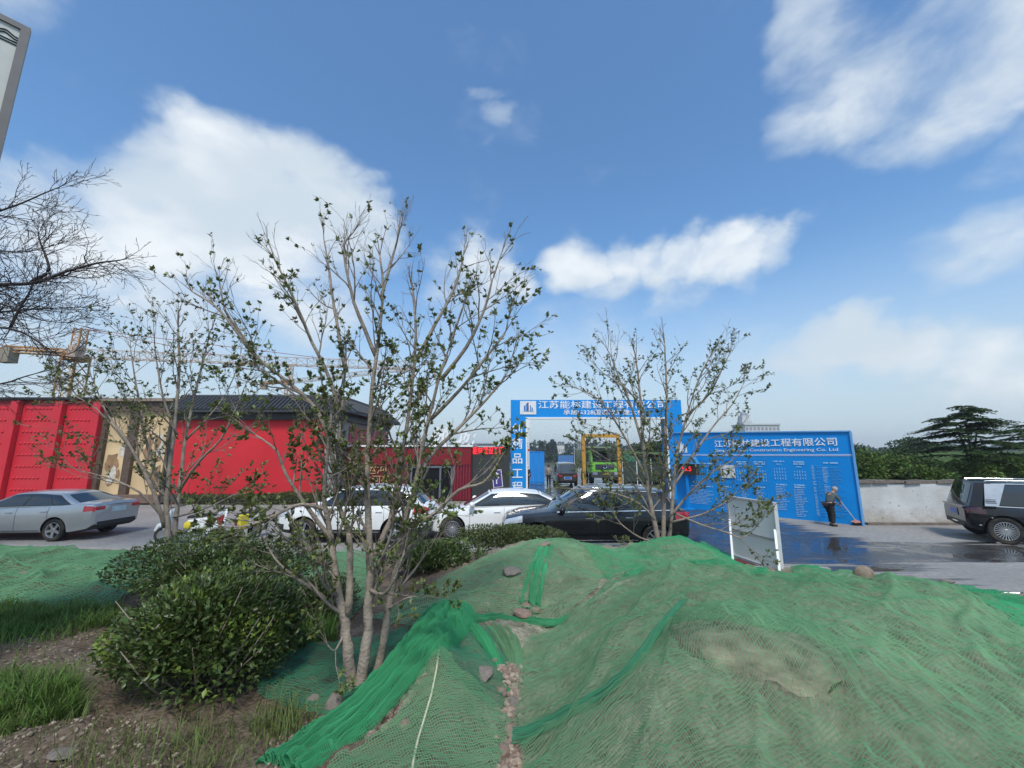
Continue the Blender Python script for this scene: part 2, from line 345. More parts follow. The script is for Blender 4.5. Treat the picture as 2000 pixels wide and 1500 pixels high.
# ------------------------------------------------------------------ road, pavement, far land
def road_mat():
    m = bpy.data.materials.new('road'); m.use_nodes = True; t = m.node_tree; b = t.nodes['Principled BSDF']
    c = t.nodes.new('ShaderNodeTexCoord'); geo = t.nodes.new('ShaderNodeNewGeometry'); P = geo.outputs['Position']
    def mapn(sc, rot=0):
        q = t.nodes.new('ShaderNodeMapping'); q.inputs['Scale'].default_value = sc; q.inputs['Rotation'].default_value = (0, 0, rot); t.links.new(P, q.inputs['Vector']); return q.outputs[0]
    def nz(vec, s, d=6, r=.6):
        n = t.nodes.new('ShaderNodeTexNoise'); n.inputs['Scale'].default_value = s; n.inputs['Detail'].default_value = d; n.inputs['Roughness'].default_value = r; t.links.new(vec, n.inputs['Vector']); return n.outputs['Fac']
    def mr(v, a, bb, x=0., y=1.):
        k = t.nodes.new('ShaderNodeMapRange'); k.interpolation_type = 'SMOOTHSTEP'; t.links.new(v, k.inputs['Value'])
        for nme, q in zip(('From Min', 'From Max', 'To Min', 'To Max'), (a, bb, x, y)): k.inputs[nme].default_value = q
        return k.outputs['Result']
    def mth(op, a, bb):
        k = t.nodes.new('ShaderNodeMath'); k.operation = op
        for i, q in enumerate((a, bb)):
            if isinstance(q, (int, float)): k.inputs[i].default_value = q
            else: t.links.new(q, k.inputs[i])
        return k.outputs[0]
    def mix(f, a, bb):
        x = t.nodes.new('ShaderNodeMix'); x.data_type = 'RGBA'; t.links.new(f, x.inputs['Factor'])
        for s, q in (('A', a), ('B', bb)):
            if isinstance(q, tuple): x.inputs[s].default_value = q
            else: t.links.new(q, x.inputs[s])
        return x.outputs['Result']
    fine = nz(P, 9, 8, .65); big = nz(P, .35, 5)
    dry = mix(mr(fine, .3, .7), (.22, .205, .185, 1), (.34, .325, .30, 1)); dry = mix(mr(big, .4, .62, 0, .45), dry, (.19, .178, .16, 1))
    sx = t.nodes.new('ShaderNodeSeparateXYZ'); t.links.new(P, sx.inputs[0]); X, Y = sx.outputs['X'], sx.outputs['Y']
    # water hosed out of the site gate and tracked along the road
    d1 = mth('ABSOLUTE', mth('SUBTRACT', X, 5.0), 0); zone1 = mth('MULTIPLY', mr(d1, 3.6, 7.5, 1, 0), mr(Y, 9.0, 12.0, .55, 1))
    zone2 = mth('MULTIPLY', mr(mth('ABSOLUTE', mth('SUBTRACT', Y, mth('ADD', 11.2, mth('MULTIPLY', X, .02))), 0), .3, 2.3, 1, 0), mr(X, -2, 4, 0, .85))
    streak = nz(mapn((.10, .9, 1), R(-4)), 2.4, 7, .62)
    wet = mth('ADD', mth('MAXIMUM', zone1, zone2), mth('MULTIPLY', mth('SUBTRACT', streak, .5), 1.9))
    wet = mr(wet, .5, .72); puddle = mr(mth('ADD', mth('MULTIPLY', wet, .5), nz(P, .8, 4)), .95, 1.08)
    colr = mix(wet, dry, (.052, .05, .048, 1))
    t.links.new(colr, b.inputs['Base Color'])
    rough = mth('SUBTRACT', mth('SUBTRACT', .9, mth('MULTIPLY', wet, .6)), mth('MULTIPLY', puddle, .27)); t.links.new(rough, b.inputs['Roughness'])
    bp = t.nodes.new('ShaderNodeBump'); bp.inputs['Strength'].default_value = .25; bp.inputs['Distance'].default_value = .01
    t.links.new(mth('MULTIPLY', nz(P, 60, 4), mth('SUBTRACT', 1.0, puddle)), bp.inputs['Height']); t.links.new(bp.outputs['Normal'], b.inputs['Normal']); return m
rd = MB(); P_ = [[(x, y, 0.0) for x in (-90, -40, -17, 13, 60, 110)] for y in (edgeY(0) - 2.2, 24.5)]
rd = MB(); rd.mesh([(-90, -6, 0), (110, -6, 0), (110, 24.4, 0), (-90, 24.4, 0)], [(0, 1, 2, 3)])
rd.mesh([(.4, 24.4, 0), (11.2, 24.4, 0), (11.6, 90, 0), (-.5, 90, 0)], [(0, 1, 2, 3)])
struct('road', rd, road_mat())
fl = MB(); fl.mesh([(-800, -300, -.08), (800, -300, -.08), (800, 1300, -.08), (-800, 1300, -.08)], [(0, 1, 2, 3)])
struct('ground', fl, mat('far_grass', (.075, .085, .045), .95, var=.5, scale=.03, spec=.1))
# kerb stones along the road edge
kb = link('kerb', MB().mesh([(-.01, 0, .0), (.01, 0, 0), (.01, .01, 0), (-.01, .01, 0)], [(0, 1, 2, 3)]).me('kerb', mat('kerb_base', (.2, .19, .17)))); kb['kind'] = 'structure'; kb.location = (0, edgeY(0), .004)
ks = MB(); ks.box((0, 0, .03), (.985, .13, .2)); ksm = ks.me('kerb_stone', mat('kerb_concrete', (.3, .285, .26), .9, var=.3, scale=5, bump=.5, dirt=.8))
ka = math.atan(-.11)
for i, x in enumerate(np.arange(-16.5, 6.6, .994)):
    o = link('kerb_stone', ksm, kb); o.location = (x, edgeY(x) - edgeY(0) + .05 + random.uniform(-.015, .015), random.uniform(-.02, .01)); o.rotation_euler = (random.uniform(-.02, .02), 0, ka + random.uniform(-.01, .01))
    bev(o, .015, 2) if i == 0 else None
# ------------------------------------------------------------------ green dust netting: every thread is geometry
NET = mat('net_green', (.155, .35, .172), .5, var=.22, scale=1.2, spec=.4, trans=.3)
NET_D = mat('net_dark', (.06, .27, .14), .5, var=.22, scale=1.5, spec=.4, trans=.3)
NET_B = mat('net_bright', (.055, .37, .155), .5, var=.22, scale=1.5, spec=.4, trans=.3)
def net_mesh(name, P, mask, r, mt):
    """P[i,j,3] crossing points of the threads, mask[i,j] which exist; threads are three-sided cords"""
    n, m = P.shape[:2]; idx = np.arange(n * m).reshape(n, m); nv = n * m
    di = np.gradient(P, axis=0); dj = np.gradient(P, axis=1)
    nrm = np.cross(di, dj); nrm /= np.linalg.norm(nrm, axis=2, keepdims=True) + 1e-9
    V, Q = [], []
    for k, side in ((0, dj), (1, di)):
        s = side / (np.linalg.norm(side, axis=2, keepdims=True) + 1e-9); base = len(V) * nv
        lift = nrm * (r * (.5 if k else -.2))
        for a in (90, 210, 330):
            V.append((P + lift + (nrm * math.sin(R(a)) + s * math.cos(R(a))) * r).reshape(-1, 3))
        if k == 0: ok = mask[:-1] & mask[1:]; A, B = idx[:-1][ok], idx[1:][ok]
        else: ok = mask[:, :-1] & mask[:, 1:]; A, B = idx[:, :-1][ok], idx[:, 1:][ok]
        for c in (0, 2):                         # the underside is never seen
            o0, o1 = base + c * nv, base + ((c + 1) % 3) * nv
            Q.append(np.stack([A + o0, B + o0, B + o1, A + o1], -1))
    V = np.concatenate(V); Q = np.concatenate(Q)
    used = np.zeros(len(V), bool); used[Q.ravel()] = True; remap = np.cumsum(used) - 1
    return npmesh(name, V[used], remap[Q], mt, True)
def inside(x, y, poly):
    r = np.zeros(x.shape, bool); n = len(poly)
    for i in range(n):
        (x0, y0), (x1, y1) = poly[i], poly[i - 1]
        c = ((y0 > y) != (y1 > y)) & (x < (x1 - x0) * (y - y0) / (y1 - y0 + 1e-12) + x0); r ^= c
    return r
ROCKB = [ter(1480, 1290), .5, .33]             # the boulder that pushes up the big sheet
def boulder(x, y):
    c, a, b = ROCKB; ca, sa = math.cos(R(-18)), math.sin(R(-18)); dx, dy = x - c.x, y - c.y
    q = ((dx * ca + dy * sa) / a) ** 2 + ((-dx * sa + dy * ca) / b) ** 2
    return (.17 + .05 * np.clip((-dx * .5 - dy) / .3, -1, 1)) * np.clip(1.25 - q ** 1.5, 0, 1) ** .5 + .04 * np.clip(1.6 - q, 0, 1)
def drape(name, label, poly, cell=(.024, .03), r=.0024, ang=0.0, lift=.03, folds=(), mt=None, world=False, amp=.6, group=None, extra=None, warp=.02, seed=1):
    if not world: poly = [(lambda q, dy: (q.x * (1 + dy / max(q.y, 1)), q.y + dy))(ter(*p[:2]), p[2] if len(p) > 2 else 0) for p in poly]
    pa = np.array(poly); ca, sa = math.cos(ang), math.sin(ang)
    rot = np.c_[pa[:, 0] * ca + pa[:, 1] * sa, -pa[:, 0] * sa + pa[:, 1] * ca]; lo, hi = rot.min(0) - .05, rot.max(0) + .05
    u = np.arange(lo[0], hi[0], cell[0]); v = np.arange(lo[1], hi[1], cell[1]); U, Vv = np.meshgrid(u, v, indexing='ij')
    U2 = U + warp * 2.6 * fbm(U * 1.7, Vv * 1.7, 3, seed) + rng.normal(0, cell[0] * .09, U.shape); V2 = Vv + warp * 2.6 * fbm(U * 1.7 + 9, Vv * 1.7 - 4, 3, seed + 5) + rng.normal(0, cell[1] * .09, U.shape)
    X = U2 * ca - V2 * sa; Y = U2 * sa + V2 * ca
    wob = .05 * fbm(X * 5, Y * 5, 2, seed + 9)
    mk = inside(X + wob, Y + wob * .6, poly)
    Z = hs(X, Y) + amp * lump(X, Y) + lift + .012 * fbm(X * 9, Y * 9, 2, 31)
    for fa, wl, am in folds:
        t = (X * math.cos(fa) + Y * math.sin(fa)) / wl + 1.2 * fbm(X * .9, Y * .9, 2, seed + 3)
        Z = Z + am * (1 - np.abs(np.sin(math.pi * t))) ** 3 * np.clip(.5 + 2.4 * fbm(X * .8 + 3, Y * .8, 2, seed + 4), 0, 1)
    if extra is not None: Z = Z + extra(X, Y)
    o = link(name, net_mesh(name, np.stack([X, Y, Z], -1), mk, r, mt or NET))
    return tag(o, label, 'netting', group)
G = 'green dust nets thrown over the soil heaps'
big = drape('dust_net', 'large green net over the biggest soil heap in the right foreground',
      [(1005,1290),(1040,1250),(1100,1222),(1180,1160),(1260,1122),(1330,1112,.35),(1420,1112,.5),(1520,1130,.6),(1640,1148,.6),(1720,1150,.6),(1800,1142,.6),(1880,1162,.5),(1960,1206,.4),(2060,1260),(2160,1400),(2160,1580),(1700,1600),(1100,1600),(1020,1560),(1012,1480),(1000,1440),(1010,1360)],
      cell=(.0148, .0192), r=.0020, ang=R(22), lift=.035, folds=((R(-40), .55, .06), (R(-62), .9, .07)), group=G, extra=boulder, amp=.75)
# the same sheet has been thrown further, past the ridge: it hangs down the hidden side
drape('dust_net', 'green net over the far side of the right heap, next to the wet road',
      [(1850,1146),(1905,1150),(1960,1166),(2100,1210),(2200,1300),(2100,1310),(1960,1206),(1900,1172)], cell=(.04, .05), r=.0042, ang=R(30), lift=.05, folds=((R(80), .5, .05),), mt=NET_B, group=G, seed=4)
drape('dust_net', 'green net over the middle heap in front of the black car',
      [(720,1212),(790,1180),(860,1140),(930,1120,.5),(1000,1092,.6),(1050,1074,.7),(1090,1068,.8),(1140,1076,.8),(1180,1086,.7),(1200,1100),(1170,1150),(1100,1226),(1060,1218),(1000,1212),(930,1206),(880,1212),(800,1230)],
      cell=(.024, .031), r=.0031, ang=R(10), lift=.035, folds=((R(65), .6, .05),), group=G, seed=12)
drape('dust_net', 'green net over the pointed heap at the foot of the roadside tree',
      [(1140,1092,.4),(1200,1090,.5),(1250,1080,.5),(1300,1064,.6),(1332,1054,.6),(1370,1066,.5),(1420,1090,.4),(1470,1110,.2),(1510,1122),(1500,1140),(1420,1124),(1330,1114),(1240,1130),(1170,1120)],
      cell=(.03, .036), r=.0038, ang=R(-14), lift=.04, folds=((R(-60), .7, .06),), mt=NET_B, group=G, seed=17)
def heap4(x, y): c = gnd(1590, 1125, .12); return .0 * x
drape('dust_net', 'green net over the small round heap beside the white panel',
      [(1515,1134),(1545,1114),(1590,1106),(1625,1114),(1660,1140),(1640,1152),(1580,1150),(1530,1146)], cell=(.04, .05), r=.0042, ang=R(5), lift=.04, folds=(), mt=NET_B, group=G, seed=19)
drape('dust_net', 'long green net along the kerb behind the silver car, left edge',
      [(-150,1075),(0,1072),(120,1076),(240,1082),(330,1092),(300,1150),(200,1200),(90,1196),(0,1192),(-200,1200)], cell=(.038, .05), r=.0053, ang=R(-8), lift=.06, folds=((R(70), .8, .14), (R(25), 1.1, .1)), group=G, seed=23, warp=.05)
drape('dust_net', 'green net lying between the clipped shrub and the multi-stem tree',
      [(520,1120),(600,1086),(690,1076),(740,1092),(740,1160),(690,1215),(600,1228),(530,1232),(500,1190)], cell=(.028, .036), r=.004, ang=R(12), lift=.05, folds=((R(60), .5, .09),), group=G, seed=29, warp=.04)
drape('dust_net', 'dark green net around the foot of the multi-stem tree',
      [(480,1330),(540,1288),(610,1268),(700,1254),(760,1240),(800,1226),(790,1280),(740,1340),(690,1398),(640,1412),(560,1394),(510,1366)], cell=(.022, .028), r=.0029, ang=R(-12), lift=.03, folds=((R(70), .45, .04),), mt=NET_D, group=G, seed=33, warp=.04)
drape('dust_net', 'small green net over the hump left of the rubble strip',
      [(870,1236),(920,1230),(965,1236),(985,1280),(1000,1330),(985,1352),(990,1400),(930,1380),(880,1340),(850,1290)], cell=(.017, .023), r=.0023, ang=R(35), lift=.035, folds=((R(20), .35, .05),), mt=NET_D, group=G, seed=37)
# sheet with the cream selvedge
ns = drape('dust_net', 'green net with a cream seam in the bottom foreground',
      [(858,1276),(900,1326),(960,1380),(1000,1424),(985,1470),(975,1520),(970,1640),(560,1640),(640,1520),(720,1470),(780,1400)], cell=(.016, .022), r=.0025, ang=R(28), lift=.05, folds=((R(10), .5, .03),), group=G, seed=41)
sm = MB(); pts = [ter(*q) + Vector((0, 0, .085)) for q in [(858,1278),(852,1330),(842,1380),(828,1430),(815,1475),(806,1520),(800,1580)]]
sm.tube(pts, .0075, 6); part('seam', sm, mat('cream_cord', (.52, .5, .33), .8, var=.2, scale=30), ns)
# bundles: netting gathered into folds, several layers thick
def gathered(name, label, path, widths, heights, nfold, cell=.012, r=.0022, mt=NET_B, layers=2, seed=0, lift=.03, parent=None, rough=.5):
    pts = [ter(*q) for q in path]; cum = np.r_[0, np.cumsum([(pts[i + 1] - pts[i]).length for i in range(len(pts) - 1)])]
    L = cum[-1]; nu = int(L / cell); u = np.linspace(0, L, nu); pc = np.array(pts)
    cx, cyy = np.interp(u, cum, pc[:, 0]), np.interp(u, cum, pc[:, 1]); k = np.hanning(9); k /= k.sum()
    cx = np.convolve(np.pad(cx, 4, 'edge'), k, 'valid'); cyy = np.convolve(np.pad(cyy, 4, 'edge'), k, 'valid')
    tx, ty = np.gradient(cx), np.gradient(cyy); l = np.hypot(tx, ty); tx, ty = tx / l, ty / l
    wd = np.interp(u, cum, widths); hg = np.interp(u, cum, heights)
    nvv = int(max(widths) / cell * 1.5); v = np.linspace(-1, 1, nvv); root = None
    for q in range(layers):
        V = v[None, :] * np.ones((nu, 1)); Uu = u[:, None]
        off = V * wd[:, None] / 2 * (1 + .05 * q)
        X = cx[:, None] - ty[:, None] * off; Y = cyy[:, None] + tx[:, None] * off
        ph = nfold * V + (1.5 + 2 * rough) * fbm(Uu * 2.6 + 0 * V, V * 1.4, 3, seed + q)
        Z = hs(X, Y) + lift + hg[:, None] * (1 - V ** 2) ** .6 * (1 + .06 * q) + .26 * wd[:, None] / nfold * np.sin(math.pi * ph) * (1 - V ** 4) * (.45 + 1.6 * vn(Uu * 1.9 + 0 * V, V * 2.5 + seed, seed + 2))
        X = X + .1 * wd[:, None] / nfold * np.cos(math.pi * ph + q); Z = Z + (.012 + .05 * rough) * fbm(X * 8, Y * 8, 3, seed + 7 + q)
        me = net_mesh(name, np.stack([X, Y, Z], -1), np.ones((nu, nvv), bool), r, mt)
        if root is None and parent is None: root = tag(link(name, me), label, 'netting')
        else: link('fold_layer', me, root or parent)
    return root
gathered('dust_net', 'thick bright green scarf of bunched netting below the tree trunk', [(905,1206),(870,1224),(830,1268),(785,1318),(735,1372),(685,1420),(620,1470),(545,1530)],
         [.4, .56, .56, .5, .46, .44, .42, .42], [.1, .17, .15, .11, .09, .08, .08, .08], 5, cell=.0135, r=.0021, layers=3, seed=51, rough=1.3)
gathered('dust_net', 'narrow twisted green net running up to the rubble from the left', [(925,1236),(950,1262),(970,1300),(985,1340),(992,1372)], [.12, .13, .1, .08, .05], [.05, .06, .05, .04, .03], 3, cell=.009, r=.002, layers=2, seed=57)
gathered('dust_net', 'creased green net rope lying across below the middle heap', [(870,1214),(920,1218),(980,1216),(1040,1222),(1110,1214)], [.12, .12, .1, .1, .07], [.06, .05, .045, .04, .03], 3, cell=.012, r=.0026, layers=2, seed=61)
gathered('dust_net', 'upright doubled strip of bright netting down the middle heap', [(1068,1070),(1055,1100),(1044,1130),(1036,1160),(1030,1190)], [.24, .26, .28, .3, .3], [.02, .02, .02, .02, .02], 3, cell=.018, r=.0034, layers=2, seed=67)
gathered('dust_net', 'fan of loose green netting above the rubble strip', [(975,1236),(992,1262),(1004,1290),(1006,1312)], [.3, .24, .16, .08], [.04, .04, .03, .02], 4, cell=.013, r=.0024, mt=NET, layers=1, seed=71)
gathered('dust_net', '', [(1000,1458),(1060,1438),(1120,1408),(1180,1372),(1225,1330),(1262,1280),(1300,1226),(1340,1180)], [.1, .1, .09, .09, .08, .07, .06, .04], [.045, .045, .04, .035, .03, .025, .02, .015], 3, cell=.012, r=.0022, mt=NET_D, layers=2, seed=83, lift=.045, parent=big, rough=.5)
# ------------------------------------------------------------------ rocks
def rock_me(seed, sub=2, flat=.75, sharp=.35):
    bm = bmesh.new(); bmesh.ops.create_icosphere(bm, subdivisions=sub, radius=1); r_ = random.Random(seed)
    pl = [(Vector((r_.gauss(0, 1), r_.gauss(0, 1), r_.gauss(0, 1))).normalized(), r_.uniform(.62, .9)) for _ in range(7)]
    for v in bm.verts:
        for n_, d_ in pl:                       # facets
            e = v.co.dot(n_) - d_
            if e > 0: v.co -= n_ * e * (1 - sharp * .4)
        v.co *= 1 + r_.uniform(-.025, .025); v.co.z *= flat
    me = bpy.data.meshes.new('rock'); bm.to_mesh(me); bm.free()
    for p in me.polygons: p.use_smooth = True
    me.set_sharp_from_angle(angle=R(28)); return me
ROCKM = [mat('rock_tan', (.30, .235, .175), .9, var=.25, scale=4, bump=.7, bscale=18, spec=.2), mat('rock_pink', (.31, .22, .17), .9, var=.25, scale=4, bump=.7, bscale=18, spec=.2), mat('rock_grey', (.25, .215, .18), .9, var=.25, scale=4, bump=.7, bscale=18, spec=.2)]
RM = []
for i in range(9): me = rock_me(100 + i, 2 if i < 6 else 3); me.materials.append(ROCKM[i % 3]); RM.append(me)
def rock(px, py, sz, label, v=0, up=.25, flat=1.0, rz=0, group=None, cat='rock'):
    p = ter(px, py); o = link('rock', RM[v]); s = sz / 2; o.scale = (s, s * .85, s * .8 * flat); o.location = (p.x, p.y, float(hh(p.x, p.y)[0]) + s * up)
    o.rotation_euler = (random.uniform(-.3, .3), random.uniform(-.3, .3), rz or random.uniform(0, 6)); return tag(o, label, cat, group)
RG = 'stones in the rubble strip between the nets'
rock(1000,1440,.135,'large smooth tan boulder at the end of the rolled hem',6,.4); rock(980,1482,.125,'flat-faced tan stone at the bottom of the rubble strip',7,.4); rock(975,1448,.09,'blocky tan stone left of the large smooth boulder',1,.4)
rock(1003,1388,.11,'pale wedge-shaped grey stone halfway up the rubble strip',8,.35,.7); rock(980,1364,.1,'rounded brown stone at the left edge of the rubble strip',3,.4); rock(1002,1408,.08,'reddish stone just above the large smooth boulder',4,.35)
rock(1004,1296,.13,'angular pinkish stone at the top of the rubble strip',4,.4); rock(1020,1216,.24,'long pink rock lying on the net below the middle heap',7,.35,.6,.2)
rock(1028,1190,.13,'pinkish stone holding down the doubled net strip',1,.4); rock(1046,1198,.14,'reddish brown stone beside the doubled net strip',4,.4); rock(1062,1070,.26,'orange brown brick-like stone on the ridge of the middle heap',1,.5,.5)
rock(1690,1140,.2,'pointed brown stone standing at the edge of the wet road',0,.6,1.5); rock(650,1392,.17,'pale grey stone beside the foot of the multi-stem tree',8,.4); rock(606,1380,.16,'stone half hidden under the net left of the tree',5,.2,.6)
rock(945,1332,.2,'flat pale green stone under the small hump net',2,.12,.5); rock(1012,1462,.07,'small tan stone right of the flat-faced stone',0,.4); rock(120,1490,.22,'broad flat pale stone in the dirt at bottom left',8,.1,.35); rock(40,1130,.2,'brown stone caught in the long roadside net',1,.3,.6)
rock(1010,1330,.08,'brown stone under the top of the rubble strip',0,.4); rock(965,1305,.07,'small reddish stone by the twisted net',4,.4); rock(1850,1142,.3,'flat brown stone on the road edge behind the right heap',2,.4,.5)
rock(790,1438,.1,'small brown stone on the bunched net',0,.3); rock(1000,1130,.3,'pale rounded boulder under the middle heap net',5,.1,.8)
BM_ = rock_me(777, 3, 1.0); BM_.materials.append(mat('boulder_olive', (.23, .22, .15), .95, var=.6, scale=3, bump=.8, bscale=12, spec=.15)); bo = link('rock', BM_); bo.scale = (.5, .33, .2); bo.location = (ROCKB[0].x, ROCKB[0].y, float(hs(ROCKB[0].x, ROCKB[0].y)[0]) - .02); bo.rotation_euler = (.05, .05, R(-18)); tag(bo, 'big boulder bulging under the large right net', 'boulder')
def scatter_rocks(name, polys, n, smin, smax, mt, label, cat, seed=5):
    r_ = np.random.default_rng(seed); Vs, Qs, o = [], [], 0
    base = []
    for i in range(6):
        bm = bmesh.new(); bmesh.ops.create_icosphere(bm, subdivisions=1, radius=1); q = random.Random(seed + i)
        for v in bm.verts: v.co *= q.uniform(.7, 1.15); v.co.z *= .7
        base.append((np.array([v.co[:] for v in bm.verts]), np.array([[v.index for v in f.verts] for f in bm.faces]))); bm.free()
    for poly, k in zip(polys, n):
        pa = np.array([tuple(ter(*p))[:2] for p in poly]); c = 0
        while c < k:
            x, y = r_.uniform(pa[:, 0].min(), pa[:, 0].max()), r_.uniform(pa[:, 1].min(), pa[:, 1].max())
            if not inside(np.array([x]), np.array([y]), [tuple(q) for q in pa])[0]: continue
            c += 1; s = smin + (smax - smin) * r_.random() ** 2.5; b, f = base[r_.integers(6)]; a = r_.uniform(0, 6.28)
            P = b * s * np.array([1, r_.uniform(.6, 1), 1]); P = np.c_[P[:, 0] * math.cos(a) - P[:, 1] * math.sin(a), P[:, 0] * math.sin(a) + P[:, 1] * math.cos(a), P[:, 2]]
            Vs.append((x, y, s, P)); Qs.append(f)
    xs, ys = np.array([q[0] for q in Vs]), np.array([q[1] for q in Vs]); zs = hh(xs, ys)
    VV, FF, o = [], [], 0
    for (x, y, s, P), z, f in zip(Vs, zs, Qs): VV.append(P + np.array([x, y, z + s * .3])); FF.append(f + o); o += len(P)
    return tag(link(name, npmesh(name, np.concatenate(VV), np.concatenate(FF), mt, False)), label, cat, kind='stuff')
scatter_rocks('rubble', [[(985,1290),(1020,1290),(1022,1400),(1022,1520),(960,1540),(965,1460),(985,1380)], [(955,1270),(985,1330),(990,1345),(975,1330)], [(680,1440),(830,1330),(850,1320),(720,1450)]], (950, 120, 160), .008, .04,
              mat('rubble_stone', (.28, .215, .165), .95, var=.2, scale=8, island=.35, spec=.2), 'loose reddish brown rubble in the strip between the nets', 'rubble')
scatter_rocks('gravel', [[(-300,1390),(-100,1230),(230,1225),(300,1300),(150,1330),(0,1360)], [(-300,1560),(-50,1400),(260,1400),(380,1480),(300,1560)], [(520,1460),(640,1400),(680,1420),(600,1500),(500,1560)]], (600, 600, 350), .005, .024,
              mat('gravel_stone', (.27, .215, .165), .95, var=.2, scale=8, island=.4, spec=.2), 'dry clods, chips and pebbles on the bare soil at bottom left', 'gravel', 8)
# ------------------------------------------------------------------ vegetation
BARK = mat('bark', (.30, .25, .20), .9, var=.35, scale=9, bump=.8, bscale=45, spec=.2)
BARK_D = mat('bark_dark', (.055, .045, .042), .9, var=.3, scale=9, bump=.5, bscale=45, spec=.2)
TWIG = mat('twig', (.24, .2, .165), .9, var=.3, scale=9, spec=.2)
LEAF = mat('leaf_tree', (.14, .17, .048), .42, var=.25, scale=1.2, island=.45, spec=.45, trans=.25)
LEAF_B = mat('leaf_shrub', (.072, .108, .026), .4, var=.3, scale=2.0, island=.5, spec=.5, trans=.2)
LEAF_Y = mat('leaf_young', (.20, .28, .05), .45, var=.2, scale=2.0, island=.3, spec=.4, trans=.35)
LEAF_H = mat('leaf_hedge', (.085, .11, .035), .5, var=.3, scale=2.0, island=.45, spec=.35, trans=.2)
def leaves_mesh(name, P, D, S, mt, width=.5, fold=.25, curl=.15, mi=None, up=.3):
    """one folded, pointed leaf per position P, growing along D, length S (arrays)"""
    n = len(P); D = D / (np.linalg.norm(D, axis=1, keepdims=True) + 1e-9)
    ref = rng.normal(size=(n, 3)) * .6 + np.array([0, 0, up * 3]); s = np.cross(D, ref); s /= np.linalg.norm(s, axis=1, keepdims=True) + 1e-9
    nn = np.cross(s, D); S = S[:, None]
    a = P; m = P + D * S * .5 - nn * S * fold * width * .6; t = P + D * S - nn * S * curl * rng.uniform(-.5, 1.5, (n, 1))
    wv = width * rng.uniform(.8, 1.15, (n, 1))
    l = P + D * S * .45 + s * S * wv * .5 + nn * S * .05; r = P + D * S * .45 - s * S * wv * .5 + nn * S * .05
    V = np.stack([a, l, t, r, m], 1).reshape(-1, 3); o = np.arange(n)[:, None] * 5
    Q = np.concatenate([o + np.array([[0, 4, 1]]), o + np.array([[1, 4, 2]]), o + np.array([[0, 3, 4]]), o + np.array([[4, 3, 2]])], 0)
    if mi is not None: mi = np.tile(mi, 4)
    return npmesh(name, V, Q, mt, True, mi)
class Tree:
    def __init__(s, seed): s.r = random.Random(seed); s.tw = MB(); s.st = MB(); s.lp = []; s.ld = []; s.ls = []
    def stem(s, pts, r0, r1, n=8):
        k = len(pts); rad = [r0 + (r1 - r0) * (i / (k - 1)) ** .8 for i in range(k)]
        f = []; fr = []
        for i in range(k - 1):                   # smooth and roughen
            for t in (0, .34, .67):
                p0, p1, p2, p3 = pts[max(i - 1, 0)], pts[i], pts[i + 1], pts[min(i + 2, k - 1)]
                q = .5 * ((2 * p1) + (p2 - p0) * t + (2 * p0 - 5 * p1 + 4 * p2 - p3) * t * t + (3 * p1 - p0 - 3 * p2 + p3) * t ** 3)
                f.append(q + Vector((s.r.gauss(0, 1), s.r.gauss(0, 1), 0)) * rad[i] * .12); fr.append((rad[i] + (rad[i + 1] - rad[i]) * t) * s.r.uniform(.94, 1.07))
        f.append(pts[-1]); fr.append(rad[-1]); s.st.tube(f, fr, n); return f, fr
    def twig(s, p, d, L, rad, lev, leaf, opt):
        r = s.r; n = max(3, int(L / opt.get('seg', .11))); pts = [p]; dd = d.normalized()
        for i in range(n):
            dd = (dd + Vector((r.gauss(0, 1), r.gauss(0, 1), r.gauss(0, 1))) * opt.get('wig', .13) + Vector((0, 0, opt.get('up', .07)))).normalized(); pts.append(pts[-1] + dd * (L / n))
        rads = [max(opt.get('rmin', .0016), rad * (1 - .8 * i / n)) for i in range(n + 1)]
        s.tw.tube(pts, rads, 4 if rad > .006 else 3, cap=False)
        if lev > 0:
            k = max(2, int(L / opt.get('gap', .13)))
            for j in range(k):
                t = (j + 1 + r.uniform(-.3, .3)) / (k + .4); q = min(n - 1, int(t * n)); base = pts[q].lerp(pts[q + 1], t * n - q)
                ax = (pts[q + 1] - pts[q]).normalized(); side = ax.orthogonal().normalized(); side.rotate(Matrix.Rotation(r.uniform(0, 6.28), 3, ax))
                a = R(r.uniform(*opt.get('ang', (24, 48)))); nd = ax * math.cos(a) + side * math.sin(a)
                nd.z += opt.get('lift', .1)
                s.twig(base, nd, L * r.uniform(.35, .62) * (1.05 - .45 * t), rads[q] * .62, lev - 1, leaf, opt)
        if lev <= opt.get('leaflev', 1):
            for i in range(1, n + 1):
                h = pts[i].z
                if r.random() < leaf(pts[i]):
                    for _ in range(r.choice(opt.get('cl', (2, 3, 4)))):
                        s.lp.append(pts[i]); v = (pts[i] - pts[i - 1]).normalized() * .7 + Vector((r.gauss(0, 1), r.gauss(0, 1), r.gauss(0, .8) + .1)) * .6
                        s.ld.append(v); s.ls.append(opt.get('leaf', .06) * r.uniform(.6, 1.25))
    def build(s, name, label, base, leafmat=LEAF, bark=BARK, twigm=TWIG, lw=.55, group=None, cat='tree'):
        t = thing(name, label, cat, base, 0, group)
        part('trunk', s.st, bark, t, smooth=180, world=True); part('branches', s.tw, twigm, t, smooth=180, world=True)
        if s.lp:
            o = link('crown', leaves_mesh('crown', np.array(s.lp), np.array(s.ld), np.array(s.ls), leafmat, width=lw), t); o.matrix_parent_inverse = Matrix.Translation(-Vector(base))
        return t
TREE_OPT = dict(gap=.15, seg=.1, wig=.12, up=.06, ang=(20, 44), leaf=.062, cl=(2, 3, 4), leaflev=1)
